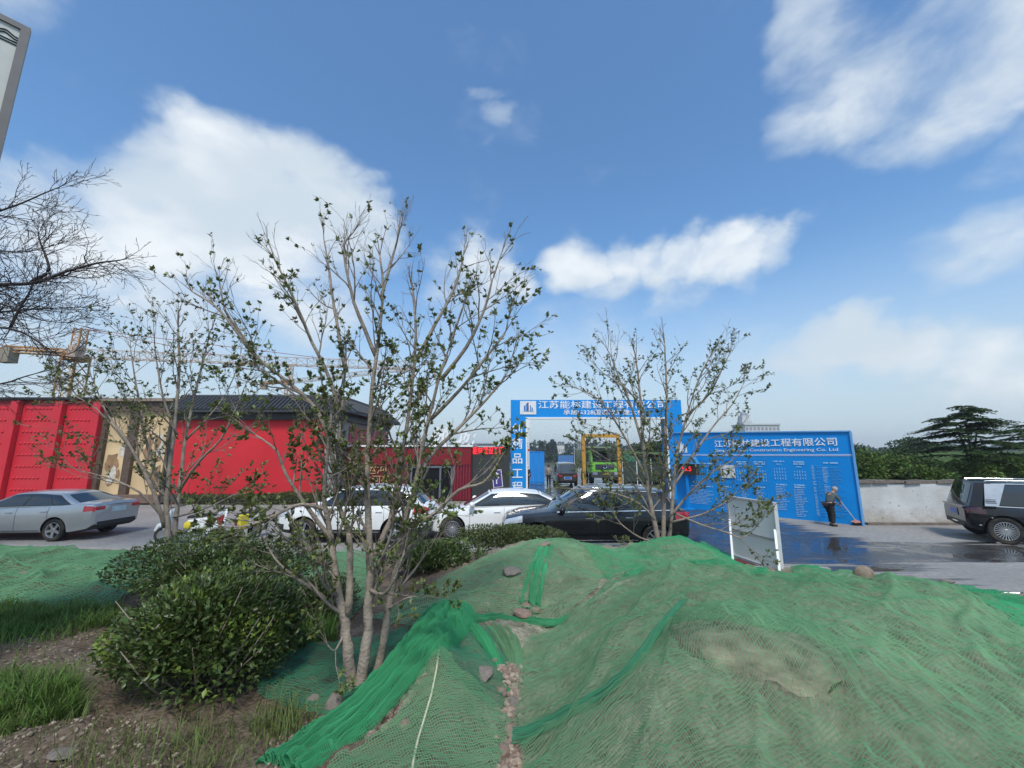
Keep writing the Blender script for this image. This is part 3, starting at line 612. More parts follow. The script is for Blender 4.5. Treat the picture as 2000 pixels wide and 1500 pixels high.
def limbs(T, stems, Y, leaf, opt, lev=2, r0=.05, r1=.012, spawn=.30, start=.25, L=(.45, 1.0), bias=.25):
    for st in stems:
        rr = st[0]; pts = [at(a, b, Y + (c[0] if c else 0)) for a, b, *c in st[1]]
        f, fr = T.stem(pts, rr[0] * .92, rr[1] * .75); n = len(f); ln = 0
        for i in range(1, n):
            ln += (f[i] - f[i - 1]).length
            if i / n < start: continue
            if ln > spawn * T.r.uniform(.6, 1.3):
                ln = 0; ax = (f[i] - f[i - 1]).normalized(); side = ax.orthogonal().normalized(); side.rotate(Matrix.Rotation(T.r.uniform(0, 6.28), 3, ax))
                a = R(T.r.uniform(26, 52)); nd = ax * math.cos(a) + side * math.sin(a); nd.z += bias * .4
                T.twig(f[i], nd, T.r.uniform(*L) * (1.15 - .35 * i / n) * min(1, max(.5, fr[i] / opt.get('rref', .016))), fr[i] * .5 + .001, lev - 1, leaf, opt)
        ax = (f[-1] - f[-3]).normalized()
        for k in range(3): T.twig(f[-1], (ax + Vector((T.r.gauss(0, .2), T.r.gauss(0, .2), .1))), T.r.uniform(L[0], L[1]) * opt.get('term', .5), fr[-1] * .8, lev - 1, leaf, opt)
# the multi-stem tree in the middle of the foreground
T = Tree(3); Yt = 3.97
def lf1(p): return .5 if p.z < 3.3 else max(.05, .5 - (p.z - 3.3) * .36)
big_stems = [
 ((.062,.016), [(693,1372),(682,1310),(676,1238),(668,1184),(655,1130),(650,1076),(643,1033),(633,968,-.1),(640,880,-.2),(648,800,-.25)]),
 ((.042,.012), [(680,1200),(684,1112,.05),(683,1061,.08),(678,1030,.1),(658,979,.12),(655,932,.1),(662,880,.1),(668,800,.15),(676,700,.2)]),
 ((.064,.012), [(702,1372),(704,1340),(716,1256),(720,1184),(723,1094),(720,1011),(716,932),(720,860),(726,760,-.1),(740,650,-.1),(748,540,-.1),(742,470,-.1)]),
 ((.040,.016), [(722,1100),(735,1076,.1),(752,1040,.15),(766,1004,.2),(776,940,.2),(784,896,.2),(795,830,.25),(806,740,.3),(812,640,.3),(806,540,.35)]),
 ((.052,.012), [(716,1372,.1),(730,1330,.12),(745,1280,.12),(756,1202,.1),(766,1148,.1),(784,1061,.05),(794,1010,0),(813,939,-.05),(830,850,-.1),(852,760,-.1),(880,660,-.15),(905,580,-.15)]),
 ((.026,.010), [(795,1030,0),(825,1015,-.1),(853,1000,-.15),(896,957,-.2),(945,942,-.25),(972,905,-.3)]),
 ((.027,.010), [(815,930,-.05),(850,880,.1),(900,832,.2),(950,780,.25),(985,735,.3),(1000,690,.3)]),
 ((.027,.009), [(655,930,.1),(640,850,.1),(610,790,.05),(560,742,0),(500,690,-.1),(455,625,-.15),(420,580,-.2),(375,548,-.2)]),
 ((.020,.007), [(500,690,-.1),(470,640,0),(440,590,.05),(432,550,.1),(428,520,.1)]),
 ((.024,.009), [(650,1060,0),(600,990,-.15),(560,930,-.25),(540,880,-.3),(500,850,-.35)]),
 ((.022,.008), [(652,1000,0),(590,985,-.2),(540,1005,-.35),(490,1025,-.4),(455,1030,-.45)]),
 ((.022,.007), [(648,1180,0),(610,1150,-.1),(580,1130,-.15),(540,1095,-.2),(520,1060,-.2)]),
 ((.025,.010), [(668,820,.1),(645,740,0),(610,660,-.1),(580,580,-.15),(555,520,-.2),(535,475,-.2)]),
 ((.024,.009), [(676,720,.2),(662,640,.25),(650,560,.3),(640,480,.3),(632,430,.3)]),
 ((.024,.009), [(735,690,-.1),(700,600,-.2),(680,520,-.25),(672,450,-.25),(690,420,-.25)]),
 ((.022,.009), [(745,560,-.1),(760,500,0),(775,440,.05),(778,410,.1)]),
 ((.026,.010), [(812,700,.3),(850,620,.35),(880,560,.4),(900,500,.4),(905,470,.4)]),
 ((.024,.009), [(860,740,-.1),(910,670,-.2),(945,590,-.25),(960,530,-.3),(975,480,-.3)]),
 ((.022,.008), [(840,820,-.1),(900,760,-.2),(950,690,-.3),(985,640,-.3),(992,610,-.3)]),
 ((.020,.007), [(720,1150,0),(750,1160,-.2),(775,1120,-.3),(790,1075,-.3)]),
 ((.016,.006), [(758,1190,.1),(790,1170,-.1),(815,1165,-.15)]),
 ((.014,.006), [(676,1230,0),(655,1270,-.1),(640,1260,-.15)]),
]
big_stems = [(r_, [(a, b if b > 760 else 760 - (760 - b) * .9, *c) for a, b, *c in q]) for r_, q in big_stems]
limbs(T, big_stems, Yt, lf1, dict(TREE_OPT, leaf=.045, gap=.105, ang=(18, 42), cl=(2, 4, 5, 6)), lev=3, spawn=.115, start=.26, L=(.42, .92))
T.build('multi_stem_tree', 'tall sparse multi-stem tree with pale grey trunks in the middle foreground', (-1.35, 3.97, .45), lw=.6)
# the tree behind the left shrub
T = Tree(8); Y2 = 7.6
def lf2(p): return .6 if p.z < 4.2 else max(.08, .5 - (p.z - 4.2) * .32)
limbs(T, [
 ((.06,.022), [(330,1085),(328,1040),(325,990),(330,930),(338,860),(345,790),(350,710),(348,640)]),
 ((.05,.016), [(335,1085,.1),(345,1010,.1),(352,940,.1),(362,860,.2),(378,780,.3),(398,700,.3),(410,650,.3)]),
 ((.045,.012), [(322,1030,0),(300,960,-.2),(270,900,-.3),(240,850,-.4),(205,800,-.4),(185,750,-.4)]),
 ((.034,.012), [(325,980,0),(290,880,.2),(275,800,.3),(262,730,.3),(255,680,.3)]),
 ((.032,.010), [(350,960,.1),(390,900,-.2),(430,860,-.3),(460,800,-.4),(480,750,-.4)]),
 ((.026,.009), [(340,1010,.1),(380,1000,-.3),(420,985,-.4),(470,960,-.5)]),
 ((.026,.009), [(318,1010,0),(270,960,-.3),(215,935,-.4),(160,920,-.5)]),
 ((.024,.009), [(310,960,0),(250,870,0),(190,800,-.2),(140,770,-.2)]),
 ((.024,.009), [(345,850,0),(320,780,-.2),(305,700,-.3),(300,640,-.3)]),
 ((.022,.008), [(362,860,.2),(420,800,.2),(455,740,.2),(470,690,.2)]),
], Y2, lf2, dict(TREE_OPT, leaf=.062, cl=(2, 3, 5), gap=.17, seg=.13, rmin=.0028, rref=.009), lev=3, spawn=.2, start=.2, L=(.6, 1.2))
T.build('multi_stem_tree', 'sparse leafy tree growing out of the clipped shrub beside the scooters', (at(330, 1085, Y2).x, Y2, .42))
# the tree by the black car
T = Tree(15); Y3 = 8.9
def lf3(p): return .66 if p.z < 4.4 else max(.06, .55 - (p.z - 4.4) * .55)
limbs(T, [
 ((.065,.022), [(1286,1075),(1280,1030),(1270,980),(1262,920),(1255,860),(1252,790),(1246,730),(1240,690)]),
 ((.06,.02), [(1296,1075,.1),(1297,1010,.1),(1298,940,.1),(1300,860,.1),(1302,780,.2),(1300,710,.2),(1298,670,.2)]),
 ((.05,.018), [(1305,1075,0),(1312,1010,-.1),(1316,940,-.1),(1326,870,-.1),(1345,800,-.2),(1365,740,-.2),(1385,700,-.2)]),
 ((.034,.012), [(1265,940,0),(1235,880,-.2),(1200,820,-.3),(1170,780,-.4),(1130,760,-.4)]),
 ((.034,.012), [(1258,880,0),(1235,800,.1),(1210,740,.2),(1195,700,.2),(1185,680,.2)]),
 ((.032,.010), [(1315,950,-.1),(1360,880,0),(1395,830,.1),(1430,790,.1),(1452,750,.1)]),
 ((.032,.010), [(1308,1010,-.1),(1350,960,-.3),(1395,920,-.4),(1430,900,-.5)]),
 ((.026,.009), [(1310,1020,-.2),(1370,1005,-.5),(1410,985,-.6),(1440,960,-.7)]),
 ((.024,.008), [(1312,1000,0),(1370,1025,-.7),(1420,1040,-.9),(1452,1050,-1.),(1485,1020,-1.1)]),
 ((.028,.009), [(1283,1020,0),(1250,985,-.2),(1205,965,-.3),(1150,955,-.4),(1120,955,-.4)]),
 ((.028,.010), [(1278,1010,0),(1240,950,.2),(1190,900,.3),(1140,870,.3)]),
 ((.03,.010), [(1342,810,-.2),(1385,770,-.2),(1410,720,-.2),(1425,690,-.2)]),
 ((.024,.009), [(1285,1060,0),(1250,1050,-.4),(1215,1025,-.5),(1200,1005,-.5)]),
 ((.026,.009), [(1254,800,0),(1225,760,0),(1180,730,0),(1160,710,0)]),
], Y3, lf3, dict(TREE_OPT, leaf=.064, cl=(2, 3, 5), gap=.17, seg=.14, rmin=.003, rref=.009), lev=3, spawn=.19, start=.2, L=(.6, 1.15))
T.build('multi_stem_tree', 'leafy multi-stem tree rising from the pointed heap beside the black car', (at(1295, 1075, Y3).x, Y3, .5))
# bare tree reaching in from the left edge
T = Tree(21); Y4 = 9.2
bo_ = dict(rref=.01, gap=.14, seg=.15, wig=.14, up=.035, ang=(24, 50), rmin=.0045, lift=.0, leaflev=-1)
limbs(T, [
 ((.16,.07), [(-330,1080),(-320,960),(-300,840),(-270,720),(-240,620),(-230,540),(-240,440),(-260,340)]),
 ((.08,.02), [(-240,620),(-160,585),(-80,562),(0,556),(70,552),(130,530),(190,514),(235,508)]),
 ((.05,.012), [(60,550),(90,535),(95,520),(85,490),(78,470),(74,450)]),
 ((.05,.014), [(-230,540),(-140,480),(-60,440),(0,412),(40,398),(80,380),(115,366)]),
 ((.05,.014), [(-270,720),(-180,670),(-90,640),(0,640),(45,650),(80,672),(115,694)]),
 ((.04,.012), [(-120,655),(-60,620),(0,610),(50,605),(100,602),(150,600)]),
 ((.04,.012), [(-280,760),(-180,760),(-90,755),(0,750),(50,735),(100,722)]),
 ((.036,.012), [(-200,600),(-110,600),(-40,585),(20,600),(80,625),(130,630)]),
 ((.036,.012), [(-235,500),(-150,500),(-60,495),(0,490),(50,492),(110,478)]),
 ((.034,.012), [(20,640),(40,600),(55,575),(70,545),(75,530)]),
], Y4, lambda p: 0, bo_, lev=3, spawn=.15, start=.15, L=(.7, 1.5), bias=.0)
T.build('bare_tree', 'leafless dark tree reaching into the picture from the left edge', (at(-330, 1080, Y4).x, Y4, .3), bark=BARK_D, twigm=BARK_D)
# ------------------------------------------------------------------ clipped shrubs
def shrub(name, label, base, rx, ry, rz, n, leafs, lm, seed, young=0.0, lumps=7, width=.5, cat='shrub', stems=True, group=None, twigs=24):
    r_ = np.random.default_rng(seed); t = thing(name, label, cat, base, 0, group)
    L = [(np.array([r_.uniform(-.5, .5) * rx, r_.uniform(-.5, .5) * ry, r_.uniform(.35, .62) * rz]), r_.uniform(.5, .72)) for _ in range(lumps)]
    L.append((np.array([0, 0, rz * .45]), .82))
    k = r_.integers(len(L), size=n * 2); C = np.array([l[0] for l in L])[k]; Sc = np.array([l[1] for l in L])[k][:, None]
    d = r_.normal(size=(n * 2, 3)); d /= np.linalg.norm(d, axis=1, keepdims=True)
    rad = 1 - .34 * r_.random((n * 2, 1)) ** 1.6
    nz = 1 + .22 * (vn(d[:, 0] * 4 + seed, d[:, 1] * 4 + d[:, 2] * 3, seed) - .5)[:, None]
    P = C + d * Sc * rad * nz * np.array([rx, ry, rz * .62])
    P = P[P[:, 2] > .03][:n]; d = (P - np.array([0, 0, rz * .3])) / np.array([rx, ry, rz]); d /= np.linalg.norm(d, axis=1, keepdims=True)
    # keep the outer shell denser: drop leaves deep inside other lobes
    D = d * .75 + r_.normal(size=P.shape) * .55 + np.array([0, 0, .35])
    S = leafs * r_.uniform(.6, 1.25, len(P)); hi = np.linalg.norm(P / np.array([rx, ry, rz]), axis=1)
    yg = (vn(P[:, 0] * 6 / max(rx, .5) + 3, P[:, 2] * 6 + P[:, 1] * 5, seed + 2) > 1 - young * 1.4) & (r_.random(len(P)) < .6) & (hi > .55)
    o = link('foliage', leaves_mesh('foliage', P, D, S, [lm, LEAF_Y], width=width, mi=yg.astype(int)), t)
    if stems:
        mb = MB()
        for i in range(twigs):
            a = r_.uniform(0, 6.28); e = Vector((math.cos(a) * rx * r_.uniform(.3, .95), math.sin(a) * ry * r_.uniform(.3, .95), rz * r_.uniform(.4, 1.02)))
            s0 = Vector((r_.uniform(-.1, .1), r_.uniform(-.1, .1), -.05)); m = s0.lerp(e, .5) + Vector((0, 0, -.06)); mb.tube([s0, m, e], [.014, .009, .003], 4)
        part('stems', mb, TWIG, t, smooth=180)
    return t
def on(p, dz=0): return (p.x, p.y, float(hs(p.x, p.y)[0]) + dz)
c = Vector((-2.74, 3.95, 0)); shrub('clipped_shrub', 'large clipped evergreen shrub in the left foreground with yellow-green young tips', on(c), .82, .68, .96, 17000, .058, LEAF_B, 5, young=.24)
c = Vector((-4.25, 6.3, 0)); shrub('clipped_shrub', 'wide dark clipped shrub behind the front one, below the scooters', on(c), 1.25, .9, .95, 16000, .06, LEAF_B, 6, young=.06)
c = Vector((-1.28, 7.0, 0)); shrub('clipped_shrub', 'lighter loose shrub behind the multi-stem trunks', on(c), .72, .6, .46, 7000, .06, LEAF_B, 7, young=.12)
c = Vector((.05, 8.6, 0)); shrub('clipped_shrub', 'low rounded dark hedge shrub in front of the black car bonnet', on(c), 1.05, .6, .44, 9000, .055, LEAF_H, 9, young=.02)
c = Vector((-2.45, 5.6, 0)); shrub('clipped_shrub', 'small leafy shrub between the front shrub and the trunks', on(c), .5, .4, .5, 3500, .058, LEAF_B, 10, young=.06)
# ------------------------------------------------------------------ grass
def grass(name, label, polys, counts, h=(.1, .26), mt=None, seed=3, wd=.0045):
    r_ = np.random.default_rng(seed); XY = []
    for poly, k in zip(polys, counts):
        pp = [tuple(ter(*p))[:2] for p in poly]; pa = np.array(pp); got = 0
        while got < k:
            q = np.c_[r_.uniform(pa[:, 0].min(), pa[:, 0].max(), 4000), r_.uniform(pa[:, 1].min(), pa[:, 1].max(), 4000)]
            q = q[inside(q[:, 0], q[:, 1], pp)]; q = q[vn(q[:, 0] * 4, q[:, 1] * 4, seed) * .7 + r_.random(len(q)) * .5 > .45]; q = q[:k - got]; XY.append(q); got += len(q)
    XY = np.concatenate(XY); n = len(XY); Z = hh(XY[:, 0], XY[:, 1]); a = r_.uniform(0, 6.28, n); ln = r_.uniform(*h, n) * (.6 + .8 * vn(XY[:, 0] * 3, XY[:, 1] * 3, seed + 1)); lean = r_.uniform(.25, .95, n)
    dx, dy = np.cos(a), np.sin(a); B = np.c_[XY, Z - .01]; V = []
    for k, (f, g) in enumerate(((0, 1), (.4, .9), (.75, .6), (1, .02))):
        ctr = B + np.c_[dx * ln * lean * f ** 1.8, dy * ln * lean * f ** 1.8, ln * f * (1 - .4 * lean * f)]
        sd = np.c_[-dy, dx, 0 * dx] * (wd * g * r_.uniform(.7, 1.3, n))[:, None]; V += [ctr - sd, ctr + sd]
    V = np.stack(V, 1).reshape(-1, 3); o = np.arange(n)[:, None] * 8
    Q = np.concatenate([o + np.array([[2 * k, 2 * k + 1, 2 * k + 3, 2 * k + 2]]) for k in range(3)])
    return tag(link(name, npmesh(name, V, Q, mt, True)), label, 'grass', kind='stuff')
GR = mat('grass_green', (.11, .19, .035), .55, var=.3, scale=1.5, island=.4, spec=.3, trans=.3)
GR2 = mat('grass_dry', (.13, .17, .045), .6, var=.3, scale=1.5, island=.4, spec=.3, trans=.3)
grass('grass', 'green grass strip below the long roadside net on the left', [[(-300,1190),(0,1192),(120,1196),(230,1190),(260,1215),(150,1245),(0,1262),(-300,1290)]], (9000,), (.1, .24), GR, 3)
grass('grass', 'long green grass at the left edge of the foreground', [[(-300,1350),(0,1335),(140,1345),(170,1395),(80,1430),(0,1442),(-200,1450)], [(400,1280),(560,1230),(640,1225),(660,1260),(560,1285),(470,1300)]], (5500, 3500), (.1, .28), GR, 6)
grass('grass', 'thin scattered grass on the bare soil of the left foreground', [[(-300,1200),(260,1195),(520,1240),(600,1300),(520,1560),(-300,1600)]], (2600,), (.04, .16), GR2, 15, .0028)
grass('grass', 'straggly dry grass along the bottom left of the foreground', [[(60,1520),(200,1470),(420,1440),(520,1400),(570,1430),(520,1500),(420,1560),(100,1600)], [(480,1440),(560,1400),(620,1430),(560,1480)]], (450, 250), (.1, .26), GR2, 9, .003)
# ------------------------------------------------------------------ the red hall on the left
RED = mat('red_paint', (.55, .02, .034), .45, var=.08, scale=1.5, spec=.4, dirt=.08)
REDW = mat('red_plaster', (.57, .02, .03), .6, var=.1, scale=.8, spec=.3, dirt=.1, bump=.05, bscale=2)
REDD = mat('maroon_shaded', (.13, .005, .009), .4, var=.12, scale=2)  # shop maroon, with the shade of its recessed front put into the colour
WOOD = mat('dark_timber', (.10, .065, .045), .7, var=.3, scale=6, bump=.3)
TILE = mat('roof_tile_grey', (.035, .038, .042), .55, var=.25, scale=6)
GREYP = mat('grey_render', (.30, .29, .275), .85, var=.12, scale=2, dirt=.2)
BLACK = mat('black_trim', (.012, .012, .013), .45, var=.1)
WHITE = mat('white_paint', (.78, .78, .76), .45, var=.04, scale=3)
Yh = 21.8
def fx(px, Y=Yh, py=880): return at(px, py, Y).x
def fz(py, Y=Yh, px=1000): return at(px, py, Y).z
hall = thing('red_hall', 'long red hall with studded panels, mural bays and dark tiled roof behind the parked cars', 'building', (fx(420), Yh + 3, 0))
ztop = fz(781); m = MB()
bx0, bx1 = -46.0, fx(181)
core = MB(); core.box(((bx0 + bx1) / 2, Yh + 4.2, ztop / 2), (bx1 - bx0, 8.0, ztop)); part('wall', core, RED, hall, world=True)
cap = MB(); cap.box(((bx0 + bx1) / 2, Yh + 4.1, ztop + .06), (bx1 - bx0 + .3, 8.6, .12)); part('coping', cap, BLACK, hall, world=True)
edges = [fx(181), fx(105), fx(18)]; step = edges[1] - edges[2]
while edges[-1] > bx0 + step: edges.append(edges[-1] - step)
for i in range(len(edges) - 1):
    x1, x0 = edges[i], edges[i + 1]
    p = MB(); p.box(((x0 + x1) / 2, Yh + .12, ztop / 2 - .05), (x1 - x0 - .5, .16, ztop - .3)); pp = part('panel', p, RED, hall, world=True)
    st = MB()
    for row in range(8):
        z = fz(798 + row * 22.6)
        for q in np.arange(x0 + .5, x1 - .45, .21): st.lathe([(.065, 0), (.058, -.035), (.03, -.06), (.001, -.068)], 6, 'y', (q, Yh + .04, z))
    so_ = part('studs', st, RED, pp, smooth=60, world=True); so_['kind'] = 'stuff'
for x in edges:
    p = MB(); p.box((x, Yh + .0, ztop / 2 - .03), (.42, .42, ztop - .06)); bev(part('pilaster', p, RED, hall, world=True), .02)
# mural bays
MUR = mat('mural_beige', (.64, .46, .25), .8, var=.3, scale=.5, dirt=.5, bump=.1)
mx0, mx1 = fx(181) + .21, fx(330)
p = MB(); p.box(((mx0 + mx1) / 2, Yh + 3.2, ztop / 2 - .1), (mx1 - mx0, 5, ztop - .2)); part('bay_back', p, WOOD, hall, world=True)
mid = fx(249)
for a, b in ((mx0 + .2, mid - .18), (mid + .18, mx1 - .22)):
    p = MB(); p.box(((a + b) / 2, Yh + .3, (fz(803) + fz(976)) / 2), (b - a, .08, fz(803) - fz(976))); mp = part('mural_panel', p, MUR, hall, world=True)
    r_ = random.Random(int(a * 10)); k = MB(); k2 = MB()
    for _ in range(9):
        cx, cz = r_.uniform(a + .3, b - .3), r_.uniform(.9, 3.6); n_ = r_.randint(5, 8); rr = r_.uniform(.15, .45)
        pts = [(min(b - .05, max(a + .05, cx + math.cos(t_ / n_ * 6.28) * rr * r_.uniform(.5, 1.1))), cz + math.sin(t_ / n_ * 6.28) * rr * r_.uniform(.6, 1.8)) for t_ in range(n_)]
        (k if _ % 2 else k2).mesh([(x, Yh + .255 - .001 * _, z) for x, z in pts], [tuple(range(n_))])
    part('painted_figures', k, mat('mural_white', (.55, .5, .42), .8, var=.3), mp, world=True); part('painted_patches', k2, mat('mural_brown', (.27, .16, .08), .8, var=.4, scale=3), mp, world=True)  # pale figures and brown patches of the mural painting
for x, wd in ((mx0 + .1, .24), (mid, .4), (mx1 - .1, .3)):
    p = MB(); p.box((x, Yh + .2, ztop / 2 - .1), (wd, .3, ztop - .2)); part('timber_post', p, WOOD, hall, world=True)
p = MB(); p.box(((mx0 + mx1) / 2, Yh + .35, fz(792)), (mx1 - mx0 + .1, .6, .62)); part('timber_beam', p, WOOD, hall, world=True)
p = MB(); p.box(((mx0 + mx1) / 2, Yh + .3, fz(781)), (mx1 - mx0 + .2, .9, .16)); part('bay_coping', p, mat('timber_light', (.26, .2, .15), .7, var=.2), hall, world=True)
p = MB(); p.box(((mx0 + mx1) / 2, Yh + .2, .28), (mx1 - mx0, .9, .4)); part('plinth', p, mat('plinth_brown', (.16, .1, .075), .8, var=.2), hall, world=True)
# plain red wall under the tiled roof
rx0, rx1 = fx(330), fx(636); zr = fz(808); ye = 30.6
p = MB(); p.box(((rx0 + rx1) / 2, (Yh + ye) / 2, zr / 2), (rx1 - rx0, ye - Yh, zr)); part('wall', p, REDW, hall, world=True)
p = MB(); p.box(((rx0 + rx1) / 2, Yh - .05, .3), (rx1 - rx0, .12, .4)); part('plinth', p, mat('plinth_grey', (.07, .065, .06), .85), hall, world=True)
p = MB(); p.box((rx0 + .05, Yh - .04, zr / 2), (.16, .12, zr)); part('black_frame', p, BLACK, hall, world=True)
gx0, gx1 = rx1, fx(658)
p = MB(); p.box(((gx0 + gx1) / 2, (Yh + ye) / 2 - .1, (zr + .1) / 2), (gx1 - gx0, ye - Yh, zr + .1)); part('corner_pilaster', p, GREYP, hall, world=True)
# side wall: grey band over a red screen
p = MB(); p.box((gx1 + .04, (Yh + ye) / 2 + .6, 3.0), (.08, ye - Yh - 1.6, 2.3)); part('side_screen', p, mat('red_screen', (.42, .03, .06), .5, var=.1), hall, world=True)
# tiled skirt roof round the eaves
ye = 30.6; ey, yt = Yh - .6, Yh + .5; ez, tz = fz(801, ey), fz(777, yt); x0, xe, xt = rx0 - .1, gx1 + .75, gx1 - .25
rf = MB(); rf.mesh([(x0, ey, ez), (xe, ey, ez), (xt, yt, tz), (x0, yt, tz), (xe, ye + .5, ez), (xt, ye + .5, tz), (x0, ye + .5, tz), (x0, ey, ez - .1), (xe, ey, ez - .1), (xe, ye + .5, ez - .1), (x0, Yh + .2, ez - .1), (gx1 - .2, Yh + .2, ez - .1), (gx1 - .2, ye + .5, ez - .1)],
   [(0, 1, 2, 3), (1, 4, 5, 2), (3, 2, 5, 6), (0, 7, 8, 1), (1, 8, 9, 4), (7, 10, 11, 8), (8, 11, 12, 9)])
roof = part('roof', rf, TILE, hall, world=True)
def ribs(p0, p1, d_, n_):
    tm = MB(); tm.tube([Vector((0, 0, .03)), Vector((0, 0, .03)) + d_], .075, 6); tme = tm.me('roof_tile', TILE, 60)
    for i in range(n_):
        o = link('roof_tile', tme, roof); o.location = Vector(p0).lerp(Vector(p1), i / (n_ - 1))
ribs((x0 + .1, ey, ez), (xt - .1, ey, ez), Vector((0, yt - ey, tz - ez)), 40); ribs((xe, yt + .1, ez), (xe, ye + .3, ez), Vector((xt - xe, 0, tz - ez)), 34)
rg = MB(); rg.tube([(x0, yt, tz + .06), (xt, yt, tz + .06), (xt, ye + .5, tz + .06)], .12, 8); rg.tube([(xe, ey, ez + .05), (xt, yt, tz + .06)], .09, 6); part('ridge', rg, TILE, roof, world=True)
fs = MB(); fs.box(((x0 + gx1) / 2, Yh - .12, ez - .3), (gx1 - x0 - .2, .2, .34)); fs.box((gx1 + .1, (Yh + ye) / 2, ez - .3), (.2, ye - Yh, .34)); part('eave_board', fs, BLACK, hall, world=True)
# ------------------------------------------------------------------ low red shop between the hall and the gate
Ys = 23.2; sx0, sx1 = fx(655, Ys), fx(922, Ys); zs = fz(870, Ys)
shop = thing('red_shop', 'low dark red shop front with gold lettering and a glass door', 'shop', ((sx0 + sx1) / 2, Ys + 2, 0))
p = MB(); p.box(((sx0 + sx1) / 2, Ys + 2.5, zs / 2), (sx1 - sx0, 5, zs)); part('wall', p, REDD, shop, world=True)
p = MB(); p.box(((sx0 + sx1) / 2, Ys - .04, zs - .03), (sx1 - sx0 + .1, .2, .1)); part('white_coping', p, WHITE, shop, world=True)
p = MB(); p.box(((sx0 + sx1) / 2, Ys - .06, zs - .62), (sx1 - sx0 - .1, .1, .9)); part('fascia', p, mat('red_fascia_shaded', (.19, .006, .011), .4, var=.1), shop, world=True)  # fascia red also lowered, shade painted into its tone
dx0, dx1 = fx(806, Ys), fx(884, Ys)
fr = MB()
for x in (dx0, fx(862, Ys), dx1): fr.box((x, Ys - .06, fz(912, Ys) / 2), (.1, .12, fz(912, Ys)))
fr.box(((dx0 + dx1) / 2, Ys - .07, fz(912, Ys)), (dx1 - dx0 + .1, .13, .1)); part('door_frame', fr, mat('aluminium', (.2, .21, .23), .4, .6, var=.05), shop, world=True)
for a, b in ((dx0, fx(862, Ys)), (fx(862, Ys), dx1)):
    p = MB(); p.box(((a + b) / 2, Ys - .03, fz(912, Ys) / 2), (b - a - .1, .04, fz(912, Ys) - .1)); part('glass_door', p, mat('shop_glass', (.01, .011, .012), .1, var=.1, spec=.3), shop, world=True)  # dark glass, its colour deepened to stand for shade on the shop
rb = MB()
for x in np.arange(dx1 + .18, sx1 - .05, .16): rb.box((x, Ys - .04, zs / 2), (.08, .1, zs - .2))
part('corrugated_cladding', rb, mat('red_corrugated', (.20, .01, .03), .45, var=.12), shop, world=True)
GOLD = mat('gold_letter', (.55, .38, .16), .4, .3, var=.1)
text_part('sign_lettering', '名城古运河', .62, GOLD, shop, (fx(706, Ys) - shop.location.x, Ys - .06 - shop.location.y, fz(917, Ys)), (math.pi / 2, 0, 0), .015)
text_part('sign_lettering', '第一梦之河苑', .52, GOLD, shop, (fx(712, Ys) - shop.location.x, Ys - .06 - shop.location.y, fz(938, Ys)), (math.pi / 2, 0, 0), .015)
rl = thing('roof_lettering', 'white brush-script letters standing on the shop roof', 'sign', (fx(880, Ys), Ys + .2, zs))
for ch, px_, s in (('敬', 853, 1.15), ('城', 906, 1.1)):
    text_part('letter', ch, s, WHITE, rl, (fx(px_, Ys) - rl.location.x, 0, .42), (math.pi / 2, 0, 0), .05, shear=.35, bold=.02)
p = MB(); p.box((0, 0, .03), (3.0, .06, .05)); part('mounting_rail', p, mat('rail_grey', (.4, .4, .4), .5, .5), rl)
# LED board
led = thing('led_board', 'dark grey LED board with red characters left of the blue gate', 'display', (fx(958, Ys), Ys + .25, 0))
lx0, lx1 = fx(923, Ys), fx(995, Ys); zl = fz(873, Ys)
p = MB(); p.box(((lx0 + lx1) / 2, Ys + .3, zl / 2), (lx1 - lx0, .5, zl)); part('panel', p, mat('led_dark', (.028, .03, .031), .55, var=.1, scale=30, bump=.3, bscale=90), led, world=True)
text_part('red_characters', '能林建设工程：', .46, mat('led_red', (1, .02, .03), .5, emit=1.1, var=.0), led, (fx(955, Ys) - led.location.x + .1, -.24, fz(881, Ys)), (math.pi / 2, 0, 0), .006, bold=0, width=1.85)
# purple notice
pn = thing('notice_sign', 'small purple notice with white arrow symbol behind the white sedan', 'sign', (at(978, 960, 19).x, 19, 0))
p = MB(); p.box((0, 0, .65), (.05, .05, 1.3)); p.box((0, 0, .03), (.4, .3, .05)); part('post', p, mat('post_grey', (.3, .3, .31), .5, .4), pn)
p = MB(); p.box((0, -.04, 1.48), (.44, .03, .78)); part('white_border', p, WHITE, pn)
p = MB(); p.box((0, -.06, 1.48), (.38, .02, .72)); part('plate', p, mat('purple', (.075, .045, .22), .5), pn)
p = MB(); p.tube([(-.05, -.075, 1.25), (-.05, -.075, 1.4), (.06, -.075, 1.5), (.0, -.075, 1.62)], .03, 6); p.mesh([(-.11, -.078, 1.6), (.1, -.078, 1.66), (-.04, -.078, 1.78)], [(0, 1, 2)]); part('arrow_symbol', p, WHITE, pn)
pn.rotation_euler = (0, R(-6), 0)
